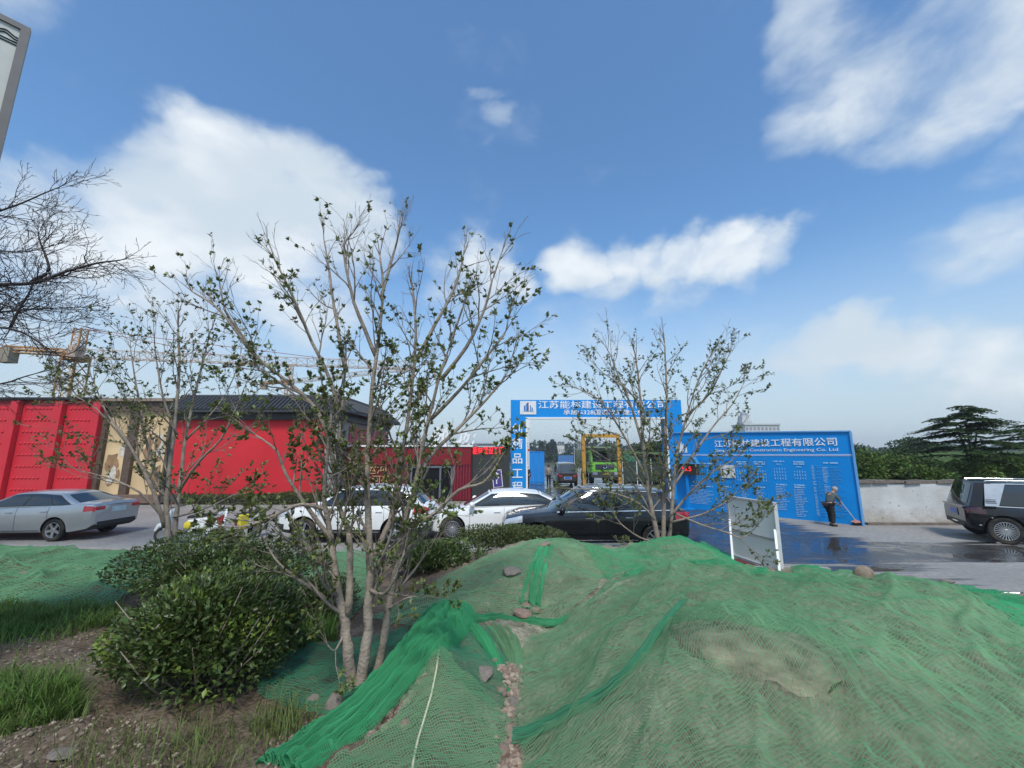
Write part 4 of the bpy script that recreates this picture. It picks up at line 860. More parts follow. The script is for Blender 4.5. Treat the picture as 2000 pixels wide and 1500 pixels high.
# ------------------------------------------------------------------ the blue gate
Yg_ = 24.0
BLUE = mat('sign_blue', (.003, .245, .66), .5, var=.05, scale=1.0, spec=.25)
gx = [fx(997.5, Yg_), fx(1027, Yg_), fx(1306, Yg_), fx(1337, Yg_)]; gz1, gz0 = fz(781, Yg_), fz(815, Yg_)
gate = thing('site_gate', 'tall blue site entrance arch with white lettering and company emblem', 'gate', ((gx[0] + gx[3]) / 2, Yg_ + .5, 0)); G0 = gate.location
GREYF = mat('gate_frame_grey', (.25, .25, .26), .5, .3)
for a, b in ((gx[0], gx[1]), (gx[2], gx[3])):
    p = MB(); p.box(((a + b) / 2, Yg_ + .5, gz0 / 2), (b - a, 1.0, gz0)); bev(part('pillar', p, BLUE, gate, world=True), .01)
p = MB(); p.box(((gx[0] + gx[3]) / 2, Yg_ + .5, (gz0 + gz1) / 2), (gx[3] - gx[0], 1.0, gz1 - gz0)); bev(part('beam', p, BLUE, gate, world=True), .01)
ed = MB(); ed.box(((gx[1] + gx[2]) / 2, Yg_ + .1, gz0 - .05), (gx[2] - gx[1], .3, .1)); ed.box((gx[1] + .05, Yg_ + .1, gz0 / 2), (.1, .3, gz0 - .1)); ed.box((gx[2] - .05, Yg_ + .1, gz0 / 2), (.1, .3, gz0 - .1))
part('inner_edging', ed, WHITE, gate, world=True)
LET = mat('white_letter', (.80, .82, .84), .5, var=.03)
FR = (math.pi / 2, 0, 0); yl = Yg_ - .012 - G0.y
text_part('company_name', '江苏能林建设工程有限公司', .5, LET, gate, (fx(1180, Yg_) - G0.x, yl, fz(791.5, Yg_)), FR, .012, bold=.003, width=7.6)
text_part('second_line', '承建G328国道改扩建大桥', .34, LET, gate, (fx(1182, Yg_) - G0.x, yl, fz(806, Yg_)), FR, .012, bold=.002, width=4.8)
for ch, py in zip('创精品工程', (839, 868, 897, 926, 953)): text_part('slogan_character', ch, .66, LET, gate, (fx(1010.5, Yg_, py) - G0.x, yl, fz(py, Yg_)), FR, .012, bold=.006)
lg0, lg1, lz0, lz1 = fx(1016, Yg_), fx(1048, Yg_), fz(809.5, Yg_), fz(783.5, Yg_)
p = MB(); p.box(((lg0 + lg1) / 2, Yg_ - .02, (lz0 + lz1) / 2), (lg1 - lg0, .03, lz1 - lz0)); lgp = part('emblem_plate', p, mat('emblem_white', (.72, .72, .7), .5), gate, world=True)
def emb(poly, nm, mt):
    p = MB(); W_, H_ = lg1 - lg0, lz1 - lz0; p.prism([(lg0 + a * W_, lz0 + b * H_) for a, b in poly], Yg_ - .048, Yg_ - .038); part(nm, p, mt, lgp, world=True)
EB, EP = mat('emblem_blue', (.01, .17, .5), .5), mat('emblem_violet', (.10, .01, .13), .5)
emb([(.24,.25),(.34,.25),(.34,.72),(.24,.62)], 'emblem_tower', EB); emb([(.38,.25),(.47,.25),(.47,.9),(.38,.78)], 'emblem_tower', EB); emb([(.47,.25),(.53,.25),(.53,.9),(.47,.9)], 'emblem_tower', EP)
emb([(.62,.25),(.68,.25),(.68,.6),(.62,.72)], 'emblem_tower', EB); emb([(.72,.25),(.79,.25),(.79,.48),(.72,.55)], 'emblem_tower', EB); emb([(.12,.17),(.3,.22),(.7,.22),(.88,.17),(.7,.24),(.3,.24)], 'emblem_base', EB)
# ------------------------------------------------------------------ the blue information board
br = gnd(1685, 1027); bl = Vector((at(1318, 900, 20.6).x, 20.6, 0)); bd = (br - bl); BW = bd.length; bd.normalize(); bn = Vector((bd.y, -bd.x, 0)); bang = math.atan2(bd.y, bd.x); BH = 3.5
board = thing('information_board', 'large blue construction information board with white print behind the sweeping man', 'board', bl, bang)
def bb(px, py):                                # photo pixel -> position on the board
    d = ray(px, py); o = Vector((0, 0, CAMZ)); t = (bl - o).dot(bn) / d.dot(bn); q = o + d * t; return (q - bl).dot(bd), q.z
HL, HR = BH + .12, BH - .1
p = MB(); p.prism([(0, 0), (BW, 0), (BW, HR), (0, HL)], .01, .11); part('panel', p, BLUE, board)
p = MB(); p.bar((-.03, .04, HL + .02), (BW + .03, .04, HR + .02), .18, .05); p.box((BW + .026, .04, HR / 2), (.05, .18, HR)); part('edge_trim', p, mat('sign_blue_light', (.12, .36, .66), .5), board)
for s in (.4, BW * .35, BW * .68, BW - .4):
    p = MB(); p.bar((s, .16, 0), (s, .16, BH - .1), .07); p.bar((s, .16, BH * .75), (s, 1.5, .02), .05); part('rear_brace', p, GREYF, board)
yb = -.004
s0, z_ = bb(1396, 866); s1, _z = bb(1636, 866)
text_part('company_name', '江苏能林建设工程有限公司', .34, LET, board, ((s0 + s1) / 2, yb, (z_ + _z) / 2), FR, .008, bold=.003, width=s1 - s0)
_o = text_part('english_name', 'Jiangsu Nenglin Construction Engineering Co. Ltd', .17, LET, board, ((s0 + s1) / 2, yb, bb(1515, 879)[1]), FR, .006, width=s1 - s0)
PRN = mat('print_light', (.30, .55, .78), .5, var=.05); PRF = mat('print_faint', (.05, .34, .70), .5, var=.1)
ln = MB(); sL, zL = bb(1330, 886.5); sR, zR = bb(1664, 889.5)
for dz in (0, -.045): ln.bar((sL, yb, (zL + zR) / 2 + dz), (sR, yb, (zL + zR) / 2 + dz), .006, .016)
part('double_rule', ln, LET, board)
def bx_(px0, py0, px1, py1): a = bb(px0, py0); b = bb(px1, py1); return a[0], b[0], a[1], b[1]
pr, pf, ph = MB(), MB(), MB(); r_ = random.Random(5)
def row(mb, a, b, z, h): mb.box(((a + b) / 2, yb, z), (b - a, .006, h))
def words(mb, a, b, z, h):
    x = a
    while x < b: l = r_.uniform(.05, .3); row(mb, x, min(x + l, b), z, h); x += l + r_.uniform(.02, .05)
# columns of small print as in the photograph: heading px, rows
for x0, y0, x1, y1, head, body in [(1436,902,1464,941,2,'cols'),(1470,902,1500,941,2,'cols'),(1508,901,1538,940,1,'cols'),(1547,902,1577,940,2,'cols'),(1605,904,1640,908,1,None),(1584,910,1664,1016,0,'table'),
        (1514,946,1545,1000,1,'rows'),(1549,947,1582,1012,2,'rows'),(1475,951,1500,985,1,'rows'),(1447,950,1466,985,1,'rows'),(1405,950,1434,1000,1,'rows'),(1345,948,1400,988,1,'rows'),(1345,905,1400,940,1,'cols')]:
    a, b, z1, z0 = bx_(x0, y0, x1, y1); zc = z1
    for h in range(head): words(ph, a + (b - a) * .08, b - (b - a) * .08, zc, .05); zc -= .085
    if body == 'rows':
        while zc > z0 + .03: words(pr, a, a + (b - a) * r_.uniform(.55, 1), zc, .022); zc -= .065
    elif body == 'cols':
        words(pr, a + (b - a) * .3, b - (b - a) * .3, zc - .03, .03)
        for k in range(5):
            x = a + (b - a) * (.1 + .2 * k); zz = zc - .22
            while zz > z0: pr.box((x, yb, zz), (.025, .006, r_.uniform(.04, .1))); zz -= .13
    elif body == 'table':
        while zc > z0 + .03:
            for k, (u0, u1) in enumerate(((0, .1), (.14, .3), (.33, .52), (.56, .95))):
                if r_.random() < .85: words(pf if k % 2 else pr, a + (b - a) * u0, a + (b - a) * (u0 + (u1 - u0) * r_.uniform(.5, 1)), zc, .022)
            zc -= .055
_o['kind'] = 'stuff'; o = part('headings', ph, PRN, board); o['kind'] = 'stuff'; o = part('small_print', pr, PRN, board); o['kind'] = 'stuff'; o = part('faint_print', pf, PRF, board); o['kind'] = 'stuff'
fr_ = MB()
for x0, y0, x1, y1 in [(1468,897,1502,947),(1432,897,1468,946),(1340,898,1432,944),(1432,947,1470,1000),(1470,949,1504,1000)]:
    a, b, z1, z0 = bx_(x0, y0, x1, y1)
    for q in ((a, z1, b, z1), (a, z0, b, z0), (a, z0, a, z1), (b, z0, b, z1)): fr_.bar((q[0], yb, q[1]), (q[2], yb, q[3]), .006, .01) if q[1] == q[3] else fr_.box((q[0], yb, (q[1] + q[3]) / 2), (.01, .006, abs(q[3] - q[1])))
part('print_frames', fr_, PRF, board)
a, b, z1, z0 = bx_(1407, 908, 1437, 934); p = MB(); p.box(((a + b) / 2, -.02, (z0 + z1) / 2), (b - a, .03, z1 - z0)); part('white_plate', p, mat('plate_white', (.62, .63, .62), .5), board)
a, b, z1, z0 = bx_(1318, 862, 1346, 884)      # emblem at the left end
for k, (u0, u1, h) in enumerate(((.05, .22, .6), (.3, .5, .95), (.52, .62, .8), (.7, .86, .55))): p = MB(); p.prism([(a + (b - a) * u0, z0), (a + (b - a) * u1, z0), (a + (b - a) * u1, z0 + (z1 - z0) * h), (a + (b - a) * u0, z0 + (z1 - z0) * h * .85)], -.012, -.002); part('emblem_tower', p, LET, board)
ds = thing('dust_monitor', 'small dark display with red digits mounted before the information board', 'display', bl + bd * bb(1347, 915)[0] + bn * .35, bang); zc = at(1347, 917, 19.6).z
p = MB(); p.box((0, 0, zc), (1.15, .22, .5)); part('screen', p, mat('screen_dark', (.03, .018, .014), .4), ds)
p = MB(); p.box((0, 0, zc / 2 - .12), (.09, .09, zc - .24)); p.box((0, 0, .03), (.4, .4, .06)); part('post', p, BLUE, ds)
p = MB(); p.prism([(-.62, zc + .27), (.62, zc + .27), (.42, zc + .62), (-.42, zc + .62)], -.2, .12); part('hood', p, mat('hood_blue', (.05, .28, .55), .4), ds)
text_part('red_digits', '35.5', .3, MATS['led_red'], ds, (.05, -.115, zc + .02), FR, .004)
# ------------------------------------------------------------------ white boundary wall
ww = thing('boundary_wall', 'low stained white-plastered wall with brown coping behind the dark van on the right', 'wall', (24, 15.75, 0))
wx0, wx1 = fx(1680, 15.7, 980), 46.0; wz = at(1750, 944, 15.7).z
def wall_mat():
    m = mat('wall_white', (.56, .57, .56), .9, var=.14, scale=1.2, bump=.5, bscale=9, dirt=.45); t = m.node_tree; b = t.nodes['Principled BSDF']; src = b.inputs['Base Color'].links[0].from_socket
    g = t.nodes.new('ShaderNodeNewGeometry'); n = t.nodes.new('ShaderNodeTexNoise'); n.inputs['Scale'].default_value = 2.2; n.inputs['Detail'].default_value = 9; n.inputs['Roughness'].default_value = .7; t.links.new(g.outputs['Position'], n.inputs['Vector'])
    s = t.nodes.new('ShaderNodeSeparateXYZ'); t.links.new(g.outputs['Position'], s.inputs[0])
    ml = t.nodes.new('ShaderNodeMath'); ml.operation = 'MULTIPLY_ADD'; t.links.new(n.outputs['Fac'], ml.inputs[0]); ml.inputs[1].default_value = -.9; t.links.new(s.outputs['Z'], ml.inputs[2])
    r = t.nodes.new('ShaderNodeMapRange'); r.inputs['From Min'].default_value = -.38; r.inputs['From Max'].default_value = .1; r.inputs['To Min'].default_value = .75; r.inputs['To Max'].default_value = 0; t.links.new(ml.outputs[0], r.inputs['Value'])
    x = t.nodes.new('ShaderNodeMix'); x.data_type = 'RGBA'; x.inputs['B'].default_value = (.2, .165, .12, 1); t.links.new(src, x.inputs['A']); t.links.new(r.outputs['Result'], x.inputs['Factor'])
    v = t.nodes.new('ShaderNodeTexNoise'); v.inputs['Scale'].default_value = 9; v.inputs['Detail'].default_value = 3; t.links.new(g.outputs['Position'], v.inputs['Vector'])
    r2 = t.nodes.new('ShaderNodeMapRange'); r2.inputs['From Min'].default_value = .68; r2.inputs['From Max'].default_value = .72; r2.inputs['To Max'].default_value = .8; t.links.new(v.outputs['Fac'], r2.inputs['Value'])
    x2 = t.nodes.new('ShaderNodeMix'); x2.data_type = 'RGBA'; x2.inputs['B'].default_value = (.1, .09, .08, 1); t.links.new(x.outputs['Result'], x2.inputs['A']); t.links.new(r2.outputs['Result'], x2.inputs['Factor']); t.links.new(x2.outputs['Result'], b.inputs['Base Color']); return m
P_ = [[(x, 15.72 + .03 * math.sin(x * 1.1) + .012 * math.sin(x * 2.9 + z * 2) - (.06 if z < .15 else 0), z + .015 * math.sin(x * 3.3)) for z in (-.05, .1, .16, .5, .9, 1.3, wz)] for x in np.arange(wx0, wx1, .35)]
p = MB(); p.grid(P_); p.mesh([(wx0, 15.75, -.05), (wx0, 16.1, -.05), (wx0, 16.1, wz), (wx0, 15.75, wz)], [(0, 1, 2, 3)]); p.box(((wx0 + wx1) / 2, 15.98, wz / 2), (wx1 - wx0, .3, wz - .04)); part('plaster', p, wall_mat(), ww, smooth=60, world=True)
xs_ = np.arange(wx0 - .05, wx1, .6); me_ = MB().box((0, 0, 0), (.585, .5, .1)).me('coping_stone', mat('coping_brown', (.17, .14, .115), .95, var=.35, scale=4, bump=.6))
for x in xs_:
    o = link('coping_stone', me_, ww, (x + .3 - 24, .14 + random.uniform(-.03, .03), wz + .05 + random.uniform(-.012, .02))); o.rotation_euler = (random.uniform(-.04, .04), random.uniform(-.03, .03), random.uniform(-.03, .03))
rs = link('wall_footing', MB().box((0, 0, .03), (wx1 - wx0, .3, .1)).me('wall_footing', MATS['coping_brown']), ww, ((wx0 + wx1) / 2 - 24, -.12, 0))
# ------------------------------------------------------------------ white panel seen from behind
a, b = gnd(1433, 1092), gnd(1527, 1126); pa = math.atan2(b.y - a.y, b.x - a.x); PW = (b - a).length
pan = thing('sign_panel', 'white sign panel seen from behind, propped up by two white struts', 'sign', a, pa)
HP = 1.39; p = MB(); p.box((PW / 2, .03, HP / 2 + .1), (PW, .05, HP)); part('panel', p, mat('panel_back', (.82, .82, .77), .55, var=.05, scale=2, dirt=.08), pan)
p = MB(); p.box((PW / 2, -.015, HP * .52), (PW - .02, .03, .035)); part('cross_rail', p, mat('rail_light', (.4, .41, .4), .5, .3), pan)
p = MB()
for x in (0, PW): p.box((x, .01, HP / 2 + .1), (.045, .09, HP + .02))
p.box((PW / 2, .01, HP + .11), (PW + .045, .09, .04)); p.box((PW / 2, .01, .1), (PW + .045, .09, .04)); part('frame', p, mat('frame_light', (.6, .61, .6), .4, .2), pan)
for x, dx in ((.02, .62), (PW - .02, .55)):
    p = MB(); p.bar((x, -.03, HP * .68), (x + dx, -.5, .02), .045); part('strut', p, WHITE, pan)
p = MB(); p.box((PW * .5 + .1, -.32, .05), (PW * .8, .5, .06)); part('foot_board', p, mat('foot_red', (.12, .02, .02), .6), pan)
p = MB(); p.bar((.2, -.6, .09), (PW * .95, -.6, .05), .045); part('foot_rail', p, WHITE, pan)
# ------------------------------------------------------------------ framed sign at the upper left
c0 = at(61, 60, 3.6); dv = Vector((-.67, -.742, 0)); sa_ = math.atan2(dv.y, dv.x)
tall = thing('tall_sign', 'grey framed sign panel with black wave lines at the top left corner', 'sign', (c0.x, c0.y, .5), sa_); zt = c0.z - .5; SW = 2.4; SH = 4.2
FRM = mat('sign_frame', (.155, .145, .14), .5, .2, var=.08)
fw = .062
p = MB(); p.box((SW / 2, 0, zt - SH / 2), (SW - fw, .03, SH - fw)); part('panel', p, mat('sign_panel_grey', (.55, .56, .52), .7, var=.1, scale=2, dirt=.15), tall)
p = MB(); p.box((fw / 2, 0, zt - SH / 2), (fw, .07, SH)); p.box((SW - fw / 2, 0, zt - SH / 2), (fw, .07, SH)); p.box((SW / 2, 0, zt - fw / 2), (SW - 2 * fw, .07, fw)); p.box((SW / 2, 0, zt - SH + fw / 2), (SW - 2 * fw, .07, fw)); part('frame', p, FRM, tall)
for x in (.4, SW - .4):
    p = MB(); p.box((x, .02, (zt - SH) / 2), (.14, .1, zt - SH + .1)); part('post', p, FRM, tall)
for k in range(4):
    p = MB(); z = zt - .17 - .03 * k; pts = [(x, .018, z + (.035 * max(0, 1 - abs(x - .15) / .06) if k < 2 else 0)) for x in np.r_[np.linspace(.06, .3, 16), np.linspace(.35, SW - .08, 8)]]
    for s_ in (1, -1): p.tube([(a_, s_ * b_, c_) for a_, b_, c_ in pts], .007, 4)
    part('wave_line', p, BLACK, tall)['kind'] = 'stuff'
# ------------------------------------------------------------------ vehicles
GLASS = mat('car_glass', (.012, .015, .017), .04, var=.05, spec=.8, coat=.3)
RUB = mat('tyre_rubber', (.018, .018, .018), .85, var=.3, scale=8, spec=.2, dirt=.35)
DARKP = mat('dark_plastic', (.02, .02, .021), .6, var=.15)
CHROME = mat('chrome', (.75, .76, .77), .12, 1.0, var=.03)
RIM = mat('rim_alloy', (.52, .53, .54), .28, .85, var=.08); RIMD = mat('rim_dark', (.02, .02, .022), .5, .3)
LAMP = mat('headlamp', (.55, .58, .62), .08, .35, spec=.8, var=.1, scale=20); TAIL = mat('tail_lamp', (.42, .006, .012), .12, spec=.7, coat=.5, var=.1)
TAILD = mat('tail_lamp_smoked', (.05, .003, .005), .1, spec=.7, coat=.5, var=.1); PLATE = mat('plate_blue', (.02, .10, .45), .4); PLATEG = mat('plate_pale', (.45, .6, .62), .4)
def lerp(a, b, t): return a + (b - a) * t
def interp(x, tab):
    xs, ys = [q[0] for q in tab], [q[1] for q in tab]; return float(np.interp(x, xs, ys))
def car(name, label, loc, rot, c, paint, cat='car', group=None):
    """c: L, W, deck [(x,z)], low [(x,z)], wid [(x,w)], belt (z front, z rear), cowl x, roof front x, roof rear x, rear base x, roof z, wheels"""
    t = thing(name, label, cat, loc, rot, group); L, W = c['L'], c['W']; h = L / 2
    def sect(x):
        w_ = W / 2 * interp(x, c['wid']); zb, zd = interp(x, c['low']), interp(x, c['deck']); H = zd - zb; sh = c.get('crease', .012)
        return [(0, zb), (w_ * .78, zb), (w_ * .95, zb + .05), (w_ * .985, zb + H * .2), (w_ * .99, zb + H * .42), (w_, zb + H * .66), (w_ * .985 - sh * .3, zb + H * .86), (w_ * .945, zd - .025), (w_ * .86, zd), (w_ * .45, zd + .03), (0, zd + .04)]
    def surf(x, k):                              # point on the flank, k along the section
        s = sect(x); i = min(int(k), len(s) - 2); f = k - i; return Vector((x, lerp(s[i][0], s[i + 1][0], f), lerp(s[i][1], s[i + 1][1], f)))
    n = 46; xs = sorted(set([-h * math.cos(math.pi * i / (n - 1)) * .35 + (-h + 2 * h * i / (n - 1)) * .65 for i in range(n)] + [q[0] for q in c['wid']] + [q[0] for q in c['deck']]))
    V, Fc = [], []; m_ = None
    for x in xs:
        s = sect(x); ring = [Vector((x, y, z)) for y, z in s] + [Vector((x, -y, z)) for y, z in s[-2:0:-1]]; m_ = len(ring); V += ring
    for i in range(len(xs) - 1):
        for j in range(m_): Fc.append((i * m_ + j, (i + 1) * m_ + j, (i + 1) * m_ + (j + 1) % m_, i * m_ + (j + 1) % m_))
    Fc.append(tuple(range(m_))[::1]); Fc.append(tuple(range((len(xs) - 1) * m_, len(xs) * m_))[::-1])
    mb = MB(); mb.mesh(V, Fc); me = mb.me('body', [paint, DARKP])
    bm = bmesh.new(); bm.from_mesh(me); bmesh.ops.recalc_face_normals(bm, faces=bm.faces); bm.to_mesh(me); bm.free()
    tmp = bpy.data.objects.new('tmp', me); COL.objects.link(tmp); cut = MB(); rw = c['rw']
    for wx in c['wx']: cut.lathe([(.001, -W), (rw * 1.17, -W), (rw * 1.17, W), (.001, W)], 32, 'y', (wx, 0, rw * 1.02))
    cme = cut.me('c', [DARKP]); b2 = bmesh.new(); b2.from_mesh(cme); bmesh.ops.remove_doubles(b2, verts=b2.verts, dist=.003); bmesh.ops.recalc_face_normals(b2, faces=b2.faces); b2.to_mesh(cme); b2.free()
    co = bpy.data.objects.new('cut', cme); COL.objects.link(co)
    md = tmp.modifiers.new('b', 'BOOLEAN'); md.operation = 'DIFFERENCE'; md.object = co; md.solver = 'EXACT'
    dg = bpy.context.evaluated_depsgraph_get(); dg.update(); me2 = bpy.data.meshes.new_from_object(tmp.evaluated_get(dg)); bpy.data.objects.remove(tmp); bpy.data.objects.remove(co)
    me2.name = 'body'; me2.materials.clear(); me2.materials.append(paint); me2.materials.append(DARKP)
    mi = []
    for p in me2.polygons:
        q = p.center; inn = any((q.x - wx) ** 2 + (q.z - rw * 1.02) ** 2 < (rw * 1.165) ** 2 for wx in c['wx']); lowp = q.z < interp(q.x, c['low']) + c.get('clad', .03) or abs(q.y) < W * .3 and q.z < .4
        mi.append(1 if inn or lowp else 0)
    me2.polygons.foreach_set('material_index', mi); me2.polygons.foreach_set('use_smooth', [True] * len(mi)); me2.update(); me2.set_sharp_from_angle(angle=R(32))
    body = link('body', me2, t)
    # greenhouse
    xb0, xb1, xt0, xt1 = c['cowl'], c['rbase'], c['rf'], c['rr']; zbf, zbr = c['belt']; zt = c['roof']; wb, wt = W / 2 * .93, W / 2 * c.get('tw', .72)
    def side(u, v, s, off=0.0):
        x = lerp(lerp(xb0, xb1, u), lerp(xt0, xt1, u), v); zb = lerp(zbf, zbr, u) - .02; ze = zt - .05 - c.get('arc', .06) * (2 * u - 1) ** 2 - c.get('drop', 0) * u
        e = min(u, 1 - u); taper = 1 - .07 * max(0, 1 - e / .18) ** 2
        y = (lerp(wb, wt, v) + .03 * 4 * v * (1 - v)) * taper + off * .9
        return Vector((x, s * y, lerp(zb, ze, v) + off * .35))
    gm = MB(); US = [i / 16 for i in range(17)]; VS = [i / 6 for i in range(7)]
    for s in (1, -1): gm.grid([[side(u, v, s) for v in VS] for u in US])
    def roofp(u, k, off=0.0):
        a = side(u, 1, 1); y = a.y * (1 - 2 * k); return Vector((a.x, y, a.z + (.055) * (1 - (1 - 2 * k) ** 2) ** .8 + off))
    KS = [i / 10 for i in range(11)]; gm.grid([[roofp(u, k) for k in KS] for u in US])
    def endp(u, v, k, off=0.0):
        a = side(u, v, 1); q = 1 - (1 - 2 * k) ** 2; sg = 1 if u < .5 else -1; bulge = c.get('bul', .12) * (1 - .55 * v)
        return Vector((a.x + sg * bulge * q * (1 if u < .5 else .6) + sg * off, a.y * (1 - 2 * k), a.z + .055 * v * q ** .8 + off * .5))
    for u in (0, 1): gm.grid([[endp(u, v, k) for k in KS] for v in VS])
    cab = part('cabin_shell', gm, paint, t, smooth=40)
    def pane(nm, fn, a0, a1, b0, b1, mt, nn=8, par=None, th=.004):
        P = [[fn(lerp(a0, a1, i / nn), lerp(b0, b1, j / nn)) for j in range(nn + 1)] for i in range(nn + 1)]; q = MB(); q.grid(P); return part(nm, q, mt, par or t, smooth=60)
    wv0, wv1 = c.get('wv', (.1, .88))
    for s in (1, -1):
        pane('window_surround', lambda u, v: side(u, v, s, .006), c['win'][0][0] - .02, c['win'][-1][1] + .02, wv0 - .05, wv1 + .04, c.get('sur', DARKP), 14)
        for (u0, u1) in c['win']: pane('side_window', lambda u, v: side(u, v, s, .011), u0, u1, wv0, wv1, GLASS)
        if c.get('chrome'):
            q = MB(); a0, a1 = c['win'][0][0] - .03, c['win'][-1][1] + .03
            q.tube([side(lerp(a0, a1, i / 12), wv0 - .06, s, .013) for i in range(13)], .017, 5); q.tube([side(lerp(a0, a1, i / 12), wv1 + .05, s, .013) for i in range(13)], .016, 5)
            part('chrome_line', q, CHROME, t, smooth=60)
    pane('windshield', lambda v, k: endp(0, v, k, .006), .06, .93, .06, .94, GLASS, 10); pane('rear_window', lambda v, k: endp(1, v, k, .006), *c.get('rw_v', (.12, .9)), .08, .92, GLASS, 10)
    # flank details
    for s in (1, -1):
        for x in c['doors']:
            q = MB(); pts = [surf(x + .03 * (k - 4) * .1, k) for k in (2.4, 3, 4, 5, 6, 7)]; pts = [Vector((p.x, s * (p.y + .002), p.z)) for p in pts]
            q.tube(pts, .0045, 4); part('door_seam', q, MATS['black_trim'], t)
        for x in c['handles']:
            p = surf(x, 5.7); q = MB(); q.box((p.x, s * (p.y + .022), p.z), (.2, .02, .028)); q.box((p.x - .07, s * (p.y + .01), p.z), (.03, .03, .02)); q.box((p.x + .07, s * (p.y + .01), p.z), (.03, .03, .02)); bev(part('door_handle', q, CHROME if c.get('chrome') else paint, t), .006)
        mx_ = lerp(xb0, xb1, c['win'][0][0]) - .05; mz = lerp(zbf, zbr, .1) + .06; q = MB()
        q.lathe([(.001, -.1), (.06, -.09), (.085, -.03), (.085, .04), (.06, .09), (.001, .1)], 10, 'y', (mx_, s * (W / 2 + .1), mz + .02)); q.bar((mx_, s * (wb - .02), mz - .05), (mx_, s * (W / 2 + .06), mz), .04); part('wing_mirror', q, c.get('mirror', paint), t, smooth=60)
        x0, x1, k0, k1 = c['head']; pane('headlamp', lambda u, k: (lambda p: Vector((p.x + .004, s * (p.y + .006), p.z + .003)))(surf(u, k)), x0, x1, k0, k1, LAMP)
        x0, x1, k0, k1 = c['tail']; pane('tail_lamp', lambda u, k: (lambda p: Vector((p.x - .004, s * (p.y + .006), p.z + .003)))(surf(u, k)), x0, x1, k0, k1, c.get('tailm', TAIL))
        q = MB(); q.tube([(lambda p: Vector((p.x, s * (p.y + .004), p.z)))(surf(x, 2.4)) for x in np.linspace(c['wx'][1] + rw * 1.3, c['wx'][0] - rw * 1.3, 10)], .012, 5); part('sill_trim', q, c.get('sill', DARKP), t)
        if c.get('rails'): q = MB(); q.tube([side(lerp(.12, .92, i / 10), 1, s, .0) + Vector((0, -s * .05, .045)) for i in range(11)], .016, 6); q.bar(side(.12, 1, s) + Vector((0, -s * .05, -.02)), side(.12, 1, s) + Vector((0, -s * .05, .05)), .03); q.bar(side(.92, 1, s) + Vector((0, -s * .05, -.02)), side(.92, 1, s) + Vector((0, -s * .05, .05)), .03); part('roof_rail', q, CHROME, t, smooth=60)
    # nose and tail
    xf, xr = h, -h; wf = W / 2
    q = MB(); zf = interp(h, c['low']); zd = interp(h, c['deck'])
    q.box((h + .003, 0, lerp(zf, zd, .62)), (.02, W * .5, (zd - zf) * .34)); part('grille', q, DARKP, t)
    for i in range(3): q = MB(); q.box((h + .016, 0, lerp(zf, zd, .54 + .08 * i)), (.012, W * .48, .014)); part('grille_bar', q, CHROME, t)
    q = MB(); q.box((h + .012, 0, zf + .06), (.02, W * .6, .1)); part('air_intake', q, DARKP, t)
    pz = c.get('platez', .75); q = MB(); q.box((-h - .012, 0, pz), (.015, .46, .15)); part('number_plate', q, c.get('plate', PLATE), t)
    q = MB(); q.box((-h - .004, 0, pz), (.02, .62, .22)); part('plate_recess', q, c.get('recess', paint), t)
    zlo = interp(-h, c['low']); q = MB(); q.box((-h - .004, 0, zlo + .05), (.02, W * .7, .12)); part('rear_valance', q, DARKP, t)
    q = MB(); q.tube([(-h - .004 + .02 * abs(y / wf), y, c.get('trunkz', pz + .16)) for y in np.linspace(-wf * .72, wf * .72, 9)], .006, 4); part('boot_seam', q, MATS['black_trim'], t)
    if c.get('tailbar'):
        q = MB(); q.box((-h - .008, 0, c['tailbar']), (.02, W * .78, .05)); part('tail_lamp', q, c.get('tailm', TAIL), t)
    else:
        for s in (1, -1): q = MB(); q.box((-h + .015, s * W * .325, c.get('tailz', .88)), (.05, W * .16, .12)); bev(part('tail_lamp', q, TAIL, t), .02)
    if c.get('bumper'):
        q = MB(); q.tube([(-h + .05 * (abs(y) / wf) ** 2 * 6 - .01, y, c['bumper']) for y in np.linspace(-wf * .95, wf * .95, 13)], .022, 6); part('chrome_bumper_strip', q, CHROME, t, smooth=60)
    # wheels
    ns, sw, rm = c['spokes']
    ty = MB(); tw_ = .105; ty.lathe([(rw * .68, -tw_), (rw * .9, -tw_ * 1.04), (rw * .985, -tw_ * .8), (rw, -tw_ * .3), (rw, tw_ * .3), (rw * .985, tw_ * .8), (rw * .9, tw_ * 1.04), (rw * .68, tw_)], 32, close=False); tyme = ty.me('wheel', RUB, 40)
    rm_ = MB(); rm_.lathe([(rw * .7, -.02), (rw * .7, .1), (rw * .66, .105), (rw * .63, .09), (rw * .62, -.02)], 32)
    for i in range(ns):
        a = 2 * math.pi * i / ns; d = Vector((math.cos(a), 0, math.sin(a))); rm_.bar(d * rw * .1 + Vector((0, .075, 0)), d * rw * .65 + Vector((0, .088, 0)), .02, sw, up=Vector((0, 1, 0)).cross(d))
    rm_.lathe([(.001, .1), (rw * .14, .098), (rw * .17, .08), (rw * .17, .0)], 16); rme = rm_.me('rim', RIM if rm == 0 else rm, 40)
    dk = MB(); dk.lathe([(.001, .03), (rw * .64, .03)], 24); dme = dk.me('brake_disc', RIMD)
    for wx in c['wx']:
        for s in (1, -1):
            o = link('wheel', tyme, t, (wx, s * (W / 2 - .125), rw)); o.rotation_euler = (0, random.uniform(0, 6), 0 if s > 0 else math.pi); link('rim', rme, o); link('brake_disc', dme, o)
    return t
def paintm(n, col, rough=.3, metal=0., dirt=.0, coat=.8): return mat(n, col, rough, metal, var=.03, scale=2, coat=coat, dirt=dirt)
